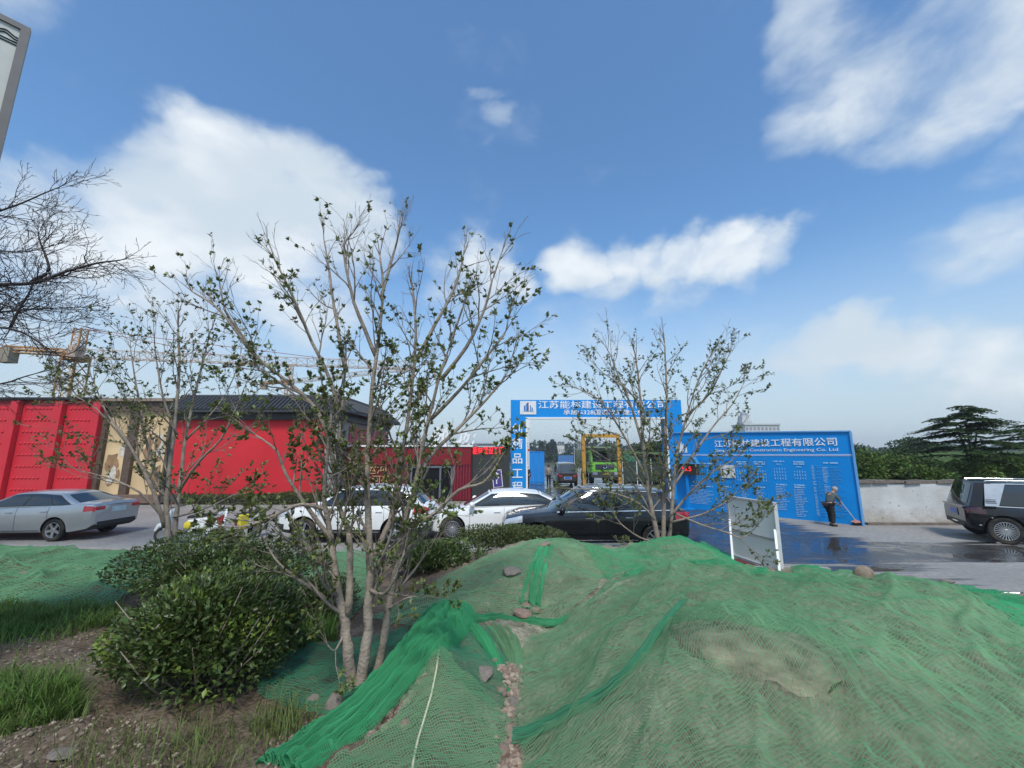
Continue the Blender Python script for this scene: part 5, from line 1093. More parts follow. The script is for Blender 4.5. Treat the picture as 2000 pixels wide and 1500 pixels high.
SILV = paintm('paint_silver', (.42, .44, .45), .34, .6, .12); PWH = paintm('paint_white', (.80, .80, .78), .35, 0, .06); PBK = paintm('paint_black', (.007, .0075, .01), .2, 0, .01, coat=.3); PBK2 = paintm('paint_navy', (.004, .0045, .007), .16, 0, coat=.15)
PBR = paintm('paint_brown', (.028, .018, .016), .3, .2, .1)
def sedan(**k):
    L = k.pop('L', 4.7); h = L / 2
    d = dict(L=L, W=1.8, rw=.325, wx=(h - .92, -h + 1.05), deck=[(-h, .99), (-h + .07, 1.06), (-h + .5, 1.09), (-.9, 1.02), (.6, .97), (1.1, .95), (h - .55, .83), (h - .15, .72), (h, .6)], low=[(-h, .42), (-h + .15, .3), (-h + .6, .22), (h - .6, .2), (h - .2, .22), (h, .32)],
             wid=[(-h, .8), (-h + .05, .88), (-h + .22, .95), (-h + .8, .99), (0, 1), (h - .9, .985), (h - .4, .9), (h - .12, .76), (h, .6)], belt=(.97, 1.05), cowl=1.12, rf=.28, rr=-1.15, rbase=-1.85, roof=1.47, arc=.05, drop=.03,
             win=[(.06, .44), (.455, .76), (.77, .93)], doors=(.95, -.1, -1.05), handles=(.12, -.92), head=(h - .52, h - .06, 5.2, 6.9), tail=(-h + .015, -h + .27, 5.3, 6.6), tailz=.9, platez=.78, spokes=(5, .05, 0), trunkz=1.0)
    d.update(k); return d
def suv(**k):
    L = k.pop('L', 4.7); h = L / 2
    d = dict(L=L, W=1.88, rw=.37, wx=(h - .92, -h + .95), deck=[(-h, 1.02), (-h + .1, 1.1), (-h + .5, 1.1), (0, 1.07), (.9, 1.06), (1.15, 1.05), (h - .5, .98), (h - .12, .88), (h, .72)], low=[(-h, .45), (-h + .15, .34), (-h + .6, .26), (h - .6, .25), (h - .2, .28), (h, .4)],
             wid=[(-h, .8), (-h + .06, .88), (-h + .25, .95), (-h + .8, .99), (0, 1), (h - .9, .99), (h - .4, .93), (h - .12, .82), (h, .68)], belt=(1.06, 1.12), cowl=1.15, rf=.4, rr=-h + .62, rbase=-h + .22, roof=1.7, arc=.05, drop=.04, tw=.74,
             win=[(.07, .36), (.375, .66), (.675, .88)], doors=(1.0, -.05, -1.0), handles=(.2, -.85), head=(h - .55, h - .06, 5.4, 7.0), tail=(-h + .02, -h + .42, 5.2, 6.8), tailz=.98, platez=.85, spokes=(5, .06, 0), rails=True, trunkz=.75)
    d.update(k); return d
# silver sedan at the left edge, tail to the right
p = gnd(110, 1057); car('parked_car', 'silver sedan parked at the left edge with its tail to the right', (p.x - 1.35, p.y + .78, 0), math.pi, sedan(L=4.65, roof=1.46, plate=PLATEG, platez=.86, recess=SILV, tailz=.93, spokes=(5, .075, 0), doors=(.95, -.1, -1.05)), SILV)
# white crossover behind the trunks
p = gnd(590, 1064); car('parked_car', 'white crossover with black sills parked behind the multi-stem trunks', (p.x + 1.35, p.y + .9, 0), math.pi - R(2), suv(L=4.55, roof=1.62, clad=.2, plate=PLATEG, rw=.36, chrome=False, sill=CHROME, belt=(1.04, 1.1)), PWH)
# white sedan facing left
p = gnd(884, 1055); car('parked_car', 'white sedan with multi-spoke wheels parked nose left in front of the shop', (p.x + 1.42, p.y + .85, 0), math.pi + R(3), sedan(L=4.78, roof=1.47, rw=.34, chrome=False, spokes=(20, .022, 0), tw=.74, rr=-1.2, rbase=-1.98, rf=.3), PWH)
# black SUV in front
p = gnd(1262, 1078); car('parked_car', 'black SUV with chrome window lines parked nose left behind the netted heaps', (p.x - 1.35, p.y + .62, 0), math.pi, suv(L=4.98, W=1.93, roof=1.69, chrome=True, spokes=(10, .04, 0), sill=CHROME, belt=(1.04, 1.1), cowl=1.2, rf=.28), PBK)
# dark people carrier at the right edge
p = gnd(1968, 1063); th_ = R(-31); lw = Vector((-1.86, -.87, 0)); lw.rotate(Matrix.Rotation(th_, 3, 'Z')); pc_ = p - lw
car('parked_van', 'dark blue-black people carrier with silver rear pillar parked at the right edge', (pc_.x, pc_.y, 0), th_, suv(L=5.2, W=1.99, roof=1.8, rw=.37, wx=(1.6, -1.86), chrome=True, spokes=(22, .02, 0), sur=DARKP, win=[(.06, .3), (.31, .56), (.57, .86)], rr=-2.6 + .34, rbase=-2.6 + .1, arc=.03, drop=.0, tw=.78, tailm=TAILD,
    deck=[(-2.6, .96), (-2.5, 1.04), (-2.1, 1.04), (0, 1.0), (.9, 1.0), (1.5, .98), (2.1, .93), (2.48, .85), (2.6, .72)], belt=(1.0, 1.04), bumper=.5, tailbar=1.0, platez=.8, cowl=1.5, rf=.7, doors=(1.25, .2, -.9)), PBK2, cat='van')
mpv = [o for o in bpy.data.objects if o.name.startswith('parked_van')][0]
for s in (1, -1):
    q = MB(); P = [(-2.22, 1.06), (-1.94, 1.06), (-1.66, 1.69), (-2.08, 1.69)]; q.prism([(x, z) for x, z in P], .9, .93)
    q.v = [(x, s * (y + .1 - (z - 1.1) * .36), z) for x, y, z in q.v]; pq = part('silver_pillar', q, mat('pillar_silver', (.33, .34, .35), .25, .7), mpv)
    for k in range(3): q = MB(); q.bar((-2.18, s * 1.02, 1.15 + .05 * k), (-1.96, s * 1.02, 1.15 + .05 * k), .012, .012); part('pillar_slat', q, DARKP, pq)
# van driving away through the gate
p = gnd(1110, 951); van_ = car('minivan', 'dark brown minivan driving away through the blue gate', (p.x, p.y + 2.3, 0), math.pi / 2 - R(1), suv(L=4.9, W=1.75, roof=1.95, rw=.33, rr=-2.45 + .35, rbase=-2.45 + .1, cowl=1.9, rf=1.2, belt=(1.05, 1.1), win=[(.06, .3), (.31, .62), (.63, .93)], rw_v=(.05, .9), rails=False, tailz=.85, platez=.7, recess=CHROME), PBR, cat='van')
p = gnd(1124, 905); car('far_car', 'small white car far down the site road', (p.x, 78, 0), math.pi / 2, sedan(L=4.5), PWH)
# ------------------------------------------------------------------ green dump truck
GRN = mat('truck_green', (.19, .52, .07), .4, var=.1, scale=2, dirt=.35); p = gnd(1182, 952)
tr = thing('dump_truck', 'bright green dump truck standing nose-on inside the yellow frame', 'truck', (at(1182, 930, 35.5).x, 35.5, 0)); TW = 2.45
def P_box(nm, c_, d_, mt, bv=.02, par=None, taper=None): q = MB(); q.box(c_, d_, taper=taper); return bev(part(nm, q, mt, par or tr), bv)
P_box('cab', (0, .9, 1.9), (TW, 1.8, 2.0), GRN, .12); P_box('windshield', (0, -.02, 2.35), (TW * .88, .04, .82), GLASS, .03); P_box('sun_visor', (0, -.2, 2.88), (TW * .9, .35, .12), MATS['dark_plastic'], .03)
P_box('grille', (0, -.03, 1.52), (TW * .66, .06, .42), DARKP, .03)
for k in range(3): P_box('grille_bar', (0, -.07, 1.4 + .12 * k), (TW * .62, .02, .025), CHROME, .004)
q = MB(); q.lathe([(.12, -.02), (.17, -.03), (.19, 0)], 20, 'y', (0, -.08, 1.53)); q.bar((-.06, -.1, 1.53), (.08, -.1, 1.6), .02, .03); part('emblem', q, CHROME, tr)
P_box('bumper', (0, -.12, .85), (TW * 1.0, .35, .5), mat('truck_bumper', (.07, .07, .07), .6, dirt=.4), .05); P_box('number_plate', (0, -.31, .95), (.5, .02, .16), mat('plate_yellow', (.6, .4, .03), .5), .004)
for s in (1, -1):
    P_box('headlamp', (s * .92, -.31, .95), (.42, .03, .2), LAMP, .02); P_box('corner_deflector', (s * 1.12, -.03, 1.9), (.16, .1, 1.2), GRN, .04)
    q = MB(); q.bar((s * 1.2, .1, 2.75), (s * 1.5, -.15, 2.7), .04); q.box((s * 1.5, -.18, 2.3), (.22, .1, .75)); part('mirror', q, DARKP, tr)
    for y in (.9, 3.6, 4.9): q = MB(); q.lathe([(.001, -.15), (.5, -.15), (.52, -.08), (.52, .08), (.5, .15), (.001, .15)], 20, 'x', (s * 1.02, y, .52)); part('wheel', q, RUB, tr, smooth=40)
q = MB(); q.box((0, 4.6, 1.05), (.9, 7.4, .25)); part('chassis', q, DARKP, tr)
q = MB(); q.prism([(-1.25, 1.25), (1.25, 1.25), (1.25, 3.1), (-1.25, 3.1)], 2.1, 8.0); bev(part('tipper_body', q, mat('tipper_grey', (.20, .24, .17), .6, var=.2, dirt=.5), tr), .04)
for y in np.arange(2.6, 8, .8):
    for s in (1, -1): P_box('tipper_rib', (s * 1.28, y, 2.15), (.08, .1, 1.8), MATS['tipper_grey'], .01)
P_box('cab_guard', (0, 1.9, 3.2), (2.4, .8, .1), MATS['tipper_grey'], .01)
# yellow wash frame
YEL = mat('frame_yellow', (.55, .27, .025), .5, var=.12, dirt=.3); fyY = 33.0
wf_ = thing('wash_frame', 'yellow steel vehicle-wash portal around the green truck', 'frame', (at(1174, 930, fyY).x, fyY, 0)); a, b = at(1140, 900, fyY).x - wf_.location.x, at(1209, 900, fyY).x - wf_.location.x; zt_ = at(1174, 848, fyY).z
for dy in (0,):
    for x in (a, b): q = MB(); q.box((x, dy, zt_ / 2), (.26, .26, zt_)); part('post', q, YEL, wf_)
    q = MB(); q.box(((a + b) / 2, dy, zt_ - .14), (b - a - .26, .24, .28)); part('crossbeam', q, YEL, wf_)
for x in (a, b): q = MB(); q.box((x, 0, .06), (.5, .6, .12)); part('foot_plate', q, YEL, wf_)
# ------------------------------------------------------------------ scooters
SCW = mat('scooter_white', (.74, .75, .74), .35, coat=.5, var=.04); SCY = mat('scooter_yellow', (.62, .52, .04), .5, var=.05); SCR = mat('scooter_red', (.30, .012, .015), .35, coat=.4, var=.08)
def scooter(label, loc, rot, body, side, seat=True):
    t = thing('electric_scooter', label, 'scooter', loc, rot)
    def pb(nm, pts, rad, mt, n=10): q = MB(); q.tube(pts, rad, n); return part(nm, q, mt, t, smooth=60)
    for x in (.62, -.62):
        q = MB(); q.lathe([(.14, -.05), (.2, -.055), (.235, -.02), (.235, .02), (.2, .055), (.14, .05)], 24, 'y', (x, 0, .235)); wq = part('wheel', q, RUB, t, smooth=40)
        q = MB(); q.lathe([(.001, -.03), (.14, -.045), (.145, .045), (.001, .03)], 16, 'y', (x, 0, .235)); part('rim', q, RIM, wq)
    pb('front_fender', [(.83, 0, .36), (.74, 0, .5), (.6, 0, .53), (.47, 0, .48)], [.05, .075, .08, .05], body)
    pb('fork', [(.62, 0, .24), (.5, 0, .6), (.42, 0, .95)], [.03, .035, .03], DARKP, 8)
    q = MB(); q.grid([[(.46 - .13 * u + .05 * abs(v) ** 2, .2 * v * (1 - .35 * abs(u - .45)), .38 + .6 * u) for v in np.linspace(-1, 1, 7)] for u in np.linspace(0, 1, 7)]); o = part('leg_shield', q, body, t, smooth=180); s_ = o.modifiers.new('s', 'SOLIDIFY'); s_.thickness = .06
    q = MB(); q.lathe([(.001, -.1), (.07, -.07), (.1, 0), (.09, .04), (.001, .06)], 14, 'x', (.5, 0, .86)); part('headlamp', q, LAMP, t, smooth=60)
    q = MB(); q.tube([(.3, .32, 1.04), (.4, .18, 1.02), (.43, 0, 1.0), (.4, -.18, 1.02), (.3, -.32, 1.04)], .016, 8); part('handlebar', q, DARKP, t)
    for s in (1, -1): q = MB(); q.tube([(.34, s * .26, 1.05), (.38, s * .3, 1.18)], .008, 5); q.lathe([(.001, -.012), (.06, -.008), (.06, .008), (.001, .012)], 12, 'x', (.38, s * .31, 1.22)); part('mirror', q, DARKP, t)
    q = MB(); q.box((.12, 0, .3), (.56, .3, .07)); bev(part('footboard', q, DARKP, t), .02)
    q = MB(); q.prism([(-.12, .3), (-.06, .66), (-.62, .74), (-.8, .62), (-.62, .5), (-.4, .34)], -.15, .15); bev(part('rear_body', q, body, t), .045, 3)
    for s in (1, -1):
        q = MB(); q.lathe([(.001, 0), (.1, .01), (.12, .03), (.1, .04), (.001, .045)], 12, 'y', (-.13, s * .14, .52)); part('side_accent', q, side, t, smooth=60)
    q = MB(); q.prism([(-.02, .7), (-.08, .79), (-.5, .83), (-.86, .86), (-.86, .8), (-.5, .74)], -.13, .13); bev(part('seat', q, DARKP, t), .04, 3)
    q = MB(); q.tube([(-.62, .12, .74), (-.95, .12, .8), (-.98, 0, .82), (-.95, -.12, .8), (-.62, -.12, .74)], .014, 6); part('rack', q, DARKP, t); pb('rear_fender', [(-.42, 0, .48), (-.62, 0, .52), (-.84, 0, .42)], [.06, .075, .04], DARKP)
    q = MB(); q.box((-.83, 0, .6), (.05, .16, .07)); bev(part('tail_lamp', q, TAIL, t), .015); q = MB(); q.bar((-.1, .1, .3), (-.2, .22, .01), .02); part('kickstand', q, DARKP, t); return t
p = gnd(355, 1062); scooter('white electric scooter with a yellow accent parked facing left', (p.x, p.y + .1, 0), math.pi + R(6), SCW, SCY)
p = gnd(444, 1062); sc2 = scooter('white and red scooter parked facing the camera, yellow bag on its side', (p.x, p.y + .3, 0), -math.pi / 2 - R(22), SCW, SCR)
q = MB(); q.prism([(-.14, .38), (.14, .38), (.16, .8), (-.16, .8)], .24, .36); bev(part('yellow_bag', q, SCY, sc2), .04); q = MB(); q.box((.48, 0, .66), (.05, .26, .34)); bev(part('red_apron', q, SCR, sc2), .02)
# ------------------------------------------------------------------ people
SKIN = mat('skin', (.36, .21, .14), .55, var=.08, scale=12); HAIRG = mat('hair_grey', (.30, .29, .28), .8, var=.3, scale=40); HAIRK = mat('hair_black', (.015, .013, .012), .6)
def skinned(name, verts, edges, radii, mt, parent, root=0, sub=1):
    me = bpy.data.meshes.new(name); me.from_pydata([tuple(v) for v in verts], edges, [])
    o = bpy.data.objects.new('tmp', me); COL.objects.link(o); md = o.modifiers.new('skin', 'SKIN'); md.use_smooth_shade = True
    for i, (d, r) in enumerate(zip(me.skin_vertices[0].data, radii)): d.radius = r if isinstance(r, tuple) else (r, r); d.use_root = (i == root)
    s = o.modifiers.new('sub', 'SUBSURF'); s.levels = sub; s.render_levels = sub
    dg = bpy.context.evaluated_depsgraph_get(); dg.update(); m2 = bpy.data.meshes.new_from_object(o.evaluated_get(dg)); bpy.data.objects.remove(o); m2.name = name; m2.materials.clear(); m2.materials.append(mt)
    return link(name, m2, parent)
def person(label, loc, rz, J, top, trousers, hair, hat=None, shoe=None, scale=1.0, longsleeve=False):
    """J: joint positions (pelvis, chest, neck, head, sh/el/wr L R, hip/kn/an L R) in metres"""
    t = thing('person', label, 'person', loc, rz); t.scale = (scale,) * 3; V = {k: Vector(v) for k, v in J.items()}
    nm, vs, es, rs = [], [], [], []
    def add(k, p, r, par=None):
        nm.append(k); vs.append(p); rs.append(r)
        if par is not None: es.append((nm.index(par), len(nm) - 1))
    add('pelvis', V['pelvis'], (.13, .105)); add('chest', V['chest'], (.15, .105), 'pelvis'); add('neckb', V['neck'], .058, 'chest'); add('headb', V['neck'].lerp(V['head'], .6), .055, 'neckb')
    for s in 'LR':
        add('sh' + s, V['sh' + s], .05, 'neckb' if False else 'chest'); add('el' + s, V['el' + s], .038, 'sh' + s); add('wr' + s, V['wr' + s], .026, 'el' + s)
        d = (V['wr' + s] - V['el' + s]).normalized(); palm = V['wr' + s] + d * .07; add('pm' + s, palm, (.036, .02), 'wr' + s)
        add('hip' + s, V['hip' + s], .085, 'pelvis'); add('kn' + s, V['kn' + s], .058, 'hip' + s); add('an' + s, V['an' + s], .04, 'kn' + s)
        ft = V['an' + s] + Vector(J.get('toe', (.14, 0, -.05))); add('ft' + s, ft, .035, 'an' + s)
    body = skinned('body', vs, es, rs, SKIN, t)
    for s in 'LR':                               # fingers curled round the handle
        d = (V['wr' + s] - V['el' + s]).normalized(); palm = V['wr' + s] + d * .075; sd = d.cross(Vector((0, 1, 0))).normalized() if abs(d.y) < .9 else Vector((1, 0, 0))
        lat = Vector((0, 1, 0)) - d * d.y; lat = lat.normalized() if lat.length > .1 else Vector((1, 0, 0)); fo = d.cross(lat).normalized() * (1 if s == 'L' else 1)
        mb = MB()
        for k, (o_, ln) in enumerate(((-.027, .062), (-.009, .072), (.009, .068), (.026, .052))):
            b0 = palm + lat * o_ + d * .005; mb.tube([b0, b0 + d * ln * .5 - fo * .012, b0 + d * ln * .72 - fo * .035, b0 + d * ln * .5 - fo * .055], [.0095, .009, .0085, .007], 6)
        b0 = palm - d * .03 + lat * -.03; mb.tube([b0, b0 - lat * .022 + d * .02 - fo * .015, b0 - lat * .01 + d * .045 - fo * .035], [.011, .010, .008], 6); part('fingers', mb, SKIN, t, smooth=180)
    hd = V['head']; f = Vector(J.get('face', (1, 0, 0))).normalized(); up = (V['head'] - V['neck']).normalized(); up = (up - f * up.dot(f)).normalized(); sd = up.cross(f)
    def hp(a, b, c): return hd + f * a + sd * b + up * c
    def blob(nme, c0, r3, mt, n=14, cut=None):
        bm = bmesh.new(); bmesh.ops.create_uvsphere(bm, u_segments=n, v_segments=n - 4, radius=1)
        for v in bm.verts:
            q = v.co.copy(); v.co = hp(c0[0] + q.x * r3[0], c0[1] + q.y * r3[1], c0[2] + q.z * r3[2])
            if nme == 'head' and q.z < -.2: v.co -= f * 0 + (hd - v.co) * 0; v.co += (hp(c0[0] + .02, 0, c0[2]) - v.co) * (.16 * (-q.z - .2))
        if cut is not None: bmesh.ops.delete(bm, geom=[v for v in bm.verts if cut((v.co - hd).dot(f), (v.co - hd).dot(up))], context='VERTS')
        me = bpy.data.meshes.new(nme); bm.to_mesh(me); bm.free(); me.materials.append(mt)
        for p in me.polygons: p.use_smooth = True
        return link(nme, me, t)
    blob('head', (0, 0, 0), (.095, .075, .115), SKIN); blob('nose', (.097, 0, -.012), (.018, .013, .022), SKIN, 8)
    for s in (1, -1): blob('ear', (-.005, s * .076, -.005), (.02, .01, .03), SKIN, 8); blob('eye', (.084, s * .03, .012), (.012, .013, .008), HAIRK, 8)
    blob('mouth', (.087, 0, -.052), (.008, .026, .006), mat('lip', (.28, .1, .08), .5), 8)
    blob('hair', (-.012, 0, .018), (.105, .088, .116), hair, 14, lambda a, b: (a > .05 and b < .06) or b < -.045)
    if hat: blob('cap', (0, 0, .06), (.112, .092, .075), hat, 12, lambda a, b: b < .05)
    # clothes
    T0 = [V['pelvis'] + Vector((0, 0, -.03)), V['pelvis'].lerp(V['chest'], .5), V['chest'], V['neck'].lerp(V['chest'], .25)]
    vs, es, rs = list(T0), [(0, 1), (1, 2), (2, 3)], [(.158, .132), (.16, .13), (.178, .132), (.085, .08)]
    for s in 'LR':
        b = len(vs); vs += [V['sh' + s], V['sh' + s].lerp(V['el' + s], .6), V['el' + s].lerp(V['wr' + s], .9 if longsleeve else .05)]; es += [(2, b), (b, b + 1), (b + 1, b + 2)]; rs += [.075, .064, .05 if longsleeve else .06]
    skinned('shirt', vs, es, rs, top, t)
    vs, es, rs = [V['pelvis'] + Vector((0, 0, .02))], [], [(.15, .125)]
    for s in 'LR':
        b = len(vs); vs += [V['hip' + s], V['hip' + s].lerp(V['kn' + s], .5), V['kn' + s], V['kn' + s].lerp(V['an' + s], .5), V['an' + s] + Vector((0, 0, .03))]; es += [(0, b)] + [(b + k, b + k + 1) for k in range(4)]; rs += [.105, .092, .08, .074, .07]
    skinned('trousers', vs, es, rs, trousers, t)
    for s in 'LR': mb = MB(); a = V['an' + s]; q = Vector(J.get('toe', (.14, 0, -.05))); mb.tube([a + Vector((-.04 * (q.x > 0), 0, -.04)), a + q * .5 + Vector((0, 0, -.02)), a + q, a + q * 1.2], [.05, .048, .042, .02], 10); part('shoe', mb, shoe or MATS['black_trim'], t, smooth=60)
    return t
SHG = mat('shirt_grey', (.075, .098, .10), .85, var=.15, scale=8, bump=.4, bscale=14); TRB = mat('trousers_black', (.012, .012, .015), .8, var=.2, bump=.3, bscale=14)
p = gnd(1624, 1027)
person('grey-haired man in a grey shirt and black trousers bending to sweep', (p.x, p.y - .05, 0), R(8),
  dict(pelvis=(-.06, 0, .80), chest=(.10, 0, 1.08), neck=(.20, 0, 1.22), head=(.30, -.0, 1.31), face=(.75, -.15, -.6), shL=(.12, .17, 1.14), elL=(.26, .2, .90), wrL=(.46, .10, .76), shR=(.12, -.17, 1.14), elR=(.24, -.2, .90), wrR=(.36, -.09, .86),
       hipL=(-.06, .09, .76), knL=(.05, .1, .43), anL=(.06, .1, .08), hipR=(-.06, -.09, .76), knR=(-.01, -.1, .43), anR=(-.06, -.1, .08)), SHG, TRB, HAIRG, scale=.97)
br_ = thing('push_broom', 'push broom with pale handle and pink head held by the sweeping man', 'broom', (p.x, p.y - .05, 0), R(8))
q = MB(); q.tube([(.36, -.02, .98), (.98, -.02, .16)], .014, 8); part('handle', q, mat('handle_pale', (.55, .55, .53), .5), br_)
q = MB(); q.prism([(.82, .13), (.98, .2), (1.14, .13), (1.12, .1), (.84, .1)], -.08, .05); part('head', q, mat('broom_pink', (.5, .24, .2), .7), br_)
q = MB()
for i in range(26):
    x = .83 + .3 * i / 25
    for y in (-.06, -.02, .02): q.tube([(x, y, .11), (x + .05 + random.uniform(-.02, .04), y - .03, .012)], .007, 3)
part('bristles', q, mat('bristle_dark', (.03, .028, .026), .9), br_)['kind'] = 'stuff'
STAND = dict(pelvis=(0, 0, .95), chest=(.01, 0, 1.28), neck=(.01, 0, 1.5), head=(.03, 0, 1.63), shL=(0, .2, 1.42), elL=(-.02, .25, 1.14), wrL=(.06, .24, .9), shR=(0, -.2, 1.42), elR=(-.02, -.25, 1.14), wrR=(.06, -.24, .9), hipL=(0, .09, .9), knL=(.02, .1, .48), anL=(0, .1, .08), hipR=(0, -.09, .9), knR=(.03, -.1, .48), anR=(.02, -.1, .08))
p = gnd(1030, 955); person('person in dark clothes with a white helmet beside the left gate pillar', (p.x, p.y, 0), R(60), STAND, mat('jacket_dark', (.03, .035, .05), .8), mat('trousers_navy', (.02, .022, .03), .8), HAIRK, hat=MATS['white_paint'], longsleeve=True)
p = gnd(1072, 951); person('person in a pale shirt and dark trousers walking on the site road', (p.x, p.y, 0), R(100), STAND, mat('shirt_beige', (.26, .22, .18), .8), TRB, HAIRK)
# ------------------------------------------------------------------ site interior, far things
def lattice(mb, a, b, wd, n, th, up=(0, 0, 1), tri=False):
    a, b = Vector(a), Vector(b); d = (b - a); x = d.normalized(); u = Vector(up)
    if abs(x.dot(u)) > .95: u = Vector((1, 0, 0))
    s = x.cross(u).normalized(); v = s.cross(x)
    offs = [(-.5, -.5), (.5, -.5), (0, .5)] if tri else [(-.5, -.5), (.5, -.5), (.5, .5), (-.5, .5)]; C = [(s * p + v * q) * wd for p, q in offs]; m = len(C)
    for c in C: mb.bar(a + c, b + c, th)
    for i in range(n):
        p0, p1 = a.lerp(b, i / n), a.lerp(b, (i + 1) / n)
        for k in range(m):
            c0, c1 = C[k], C[(k + 1) % m]; mb.bar(p0 + c0, (p1 + c1) if i % 2 else (p1 + c1), th * .6); mb.bar(p0 + c0, p0 + c1, th * .55)
CRY = mat('crane_yellow', (.5, .26, .08), .6, var=.15, dirt=.3); CRO = mat('crane_orange', (.50, .22, .09), .6, var=.15); CRW = mat('crane_pale', (.50, .36, .27), .6, var=.1); CRR = mat('crane_cable', (.42, .1, .07), .6)
def crane(label, base, jib, cjib, zj, apex, mw, mt, pend):
    t = thing('tower_crane', label, 'crane', base); q = MB(); lattice(q, (0, 0, 0), (0, 0, zj - 1.2), mw, int(zj / mw), .17); part('mast', q, mt, t)
    q = MB(); q.box((0, 0, zj - .8), (mw * 1.1, mw * 1.1, .8)); part('slewing_ring', q, mt, t); q = MB(); q.box((mw * .7, -mw * .7, zj - .2), (1.3, 1.3, 1.8)); part('operator_cab', q, CRW, t)
    J = Vector(jib) - Vector(base); J.z = zj; Cj = Vector(cjib) - Vector(base); Cj.z = zj; L = J.length
    q = MB(); lattice(q, (0, 0, zj), J, 1.3, int((Vector((J.x, J.y, 0))).length / 1.6), .11, tri=True); part('jib', q, CRW, t)
    q = MB(); lattice(q, (0, 0, zj), Cj, .9, 6, .12); q.bar((0, 0, zj), Cj, 1.1, .18); part('counter_jib', q, mt, t)
    q = MB(); q.box(Cj.lerp(Vector((0, 0, zj)), .08) + Vector((0, 0, -.9)), (1.9, 1.3, 2.2)); part('counterweight', q, mat('crane_ballast', (.25, .21, .15), .8, var=.2), t)
    q = MB(); lattice(q, (0, 0, zj), (0, 0, apex), 1.1, 4, .14); part('tower_head', q, mt, t)
    for f in pend: q = MB(); q.tube([(0, 0, apex), Vector((0, 0, zj)).lerp(J, f) + Vector((0, 0, .6))], .05, 4); part('pendant_cable', q, CRR, t)
    q = MB(); q.tube([(0, 0, apex), Cj + Vector((0, 0, .3))], .05, 4); part('pendant_cable', q, CRR, t)
    h = Vector((0, 0, zj)).lerp(J, .45); q = MB(); q.box(h + Vector((0, 0, -.9)), (1.0, .8, .3)); q.tube([h, h + Vector((0, 0, -4))], .03, 4); q.box(h + Vector((0, 0, -4.2)), (.4, .3, .6)); part('trolley_hook', q, CRO, t); return t
b = at(150, 690, 60); e = at(815, 716, 69); c_ = at(5, 682, 57.4)
crane('yellow tower crane at far left with long jib reaching right above the hall', (b.x, 60, 0), (e.x, 69, 0), (c_.x, 57.4, 0), b.z, at(175, 642, 60).z, 2.2, CRY, (.38, .72))
b = at(566, 745, 130); e = at(800, 718, 109); c_ = at(512, 750, 134)
crane('distant orange tower crane rising behind the hall roof', (b.x, 130, 0), (e.x, 109, 0), (c_.x, 134, 0), b.z, at(568, 712, 130).z, 1.8, CRO, (.5,))
# blue hoarding inside the gate
bh = thing('blue_hoarding', 'blue corrugated hoarding inside the gate beside the left pillar', 'fence', (at(1045, 930, 37).x, 37, 0)); x0, x1 = at(1020, 930, 37).x - bh.location.x, at(1063, 930, 37).x - bh.location.x
for x in np.arange(x0, x1 - .1, .5):
    q = MB(); q.box((x + .245, 0, 1.42), (.48, .06, 2.84)); part('sheet', q, mat('hoarding_blue', (.01, .24, .68), .45, var=.08), bh)
q = MB(); q.box(((x0 + x1) / 2, -.04, 2.8), (x1 - x0, .04, .08)); q.box(((x0 + x1) / 2, -.04, .2), (x1 - x0, .04, .1)); part('rail', q, MATS['hoarding_blue'], bh)
fp = thing('banded_pole', 'thin white pole with a red band inside the gate', 'pole', (at(1033, 930, 34).x, 34, 0)); zt = at(1033, 806, 34).z
q = MB(); q.tube([(0, 0, 0), (0, 0, zt)], [.07, .05], 8); part('shaft', q, MATS['white_paint'], fp); q = MB(); q.tube([(0, 0, 2.85), (0, 0, 3.0)], .085, 8); part('red_band', q, MATS['red_paint'], fp); q = MB(); q.box((0, 0, zt - .7), (.3, .2, 1.2)); part('camera_box', q, MATS['white_paint'], fp)
fb = thing('blue_hoarding', 'far pale blue hoarding across the end of the site road', 'fence', (at(1105, 895, 120).x, 120, 0)); wv = (at(1121, 895, 120).x - at(1091, 895, 120).x)
for i in range(6): q = MB(); q.box((-wv / 2 + wv * (i + .5) / 6, 0, 1.2), (wv / 6 - .06, .1, 2.3)); part('sheet', q, mat('hoarding_far', (.05, .17, .42), .5), fb)
for px_, Y_, top in ((1122, 90, 868), (1130, 70, 860), (1134, 55, 858)):
    z = at(px_, top, Y_).z; lp = thing('lamp_post', 'slender grey lamp post along the site road, %s' % {1122: 'farthest', 1130: 'middle', 1134: 'nearest the yellow frame'}[px_], 'lamp post', (at(px_, 900, Y_).x, Y_, 0), group='lamp posts on the site road')
    q = MB(); q.tube([(0, 0, 0), (0, 0, z)], [.1, .06], 6); part('pole', q, mat('lamp_grey', (.4, .41, .42), .5), lp); q = MB(); q.tube([(0, 0, z), (-.9, 0, z + .25)], .04, 5); q.box((-1.1, 0, z + .26), (.5, .2, .08)); part('lamp_head', q, MATS['lamp_grey'], lp)
cn = thing('traffic_cone', 'red and white cone behind the black car', 'cone', gnd(1252, 975))
for i, (z0, z1, m_) in enumerate(((.04, .3, 'scooter_red'), (.3, .5, 'white_paint'), (.5, .72, 'scooter_red'), (.72, .84, 'white_paint'))): q = MB(); f = lambda z: .2 - z * .19; q.lathe([(f(z0), z0), (f(z1), z1)], 14, 'z'); part('cone_band', q, MATS[m_], cn, smooth=60)
q = MB(); q.box((0, 0, .02), (.46, .46, .04)); part('base', q, MATS['dark_plastic'], cn)
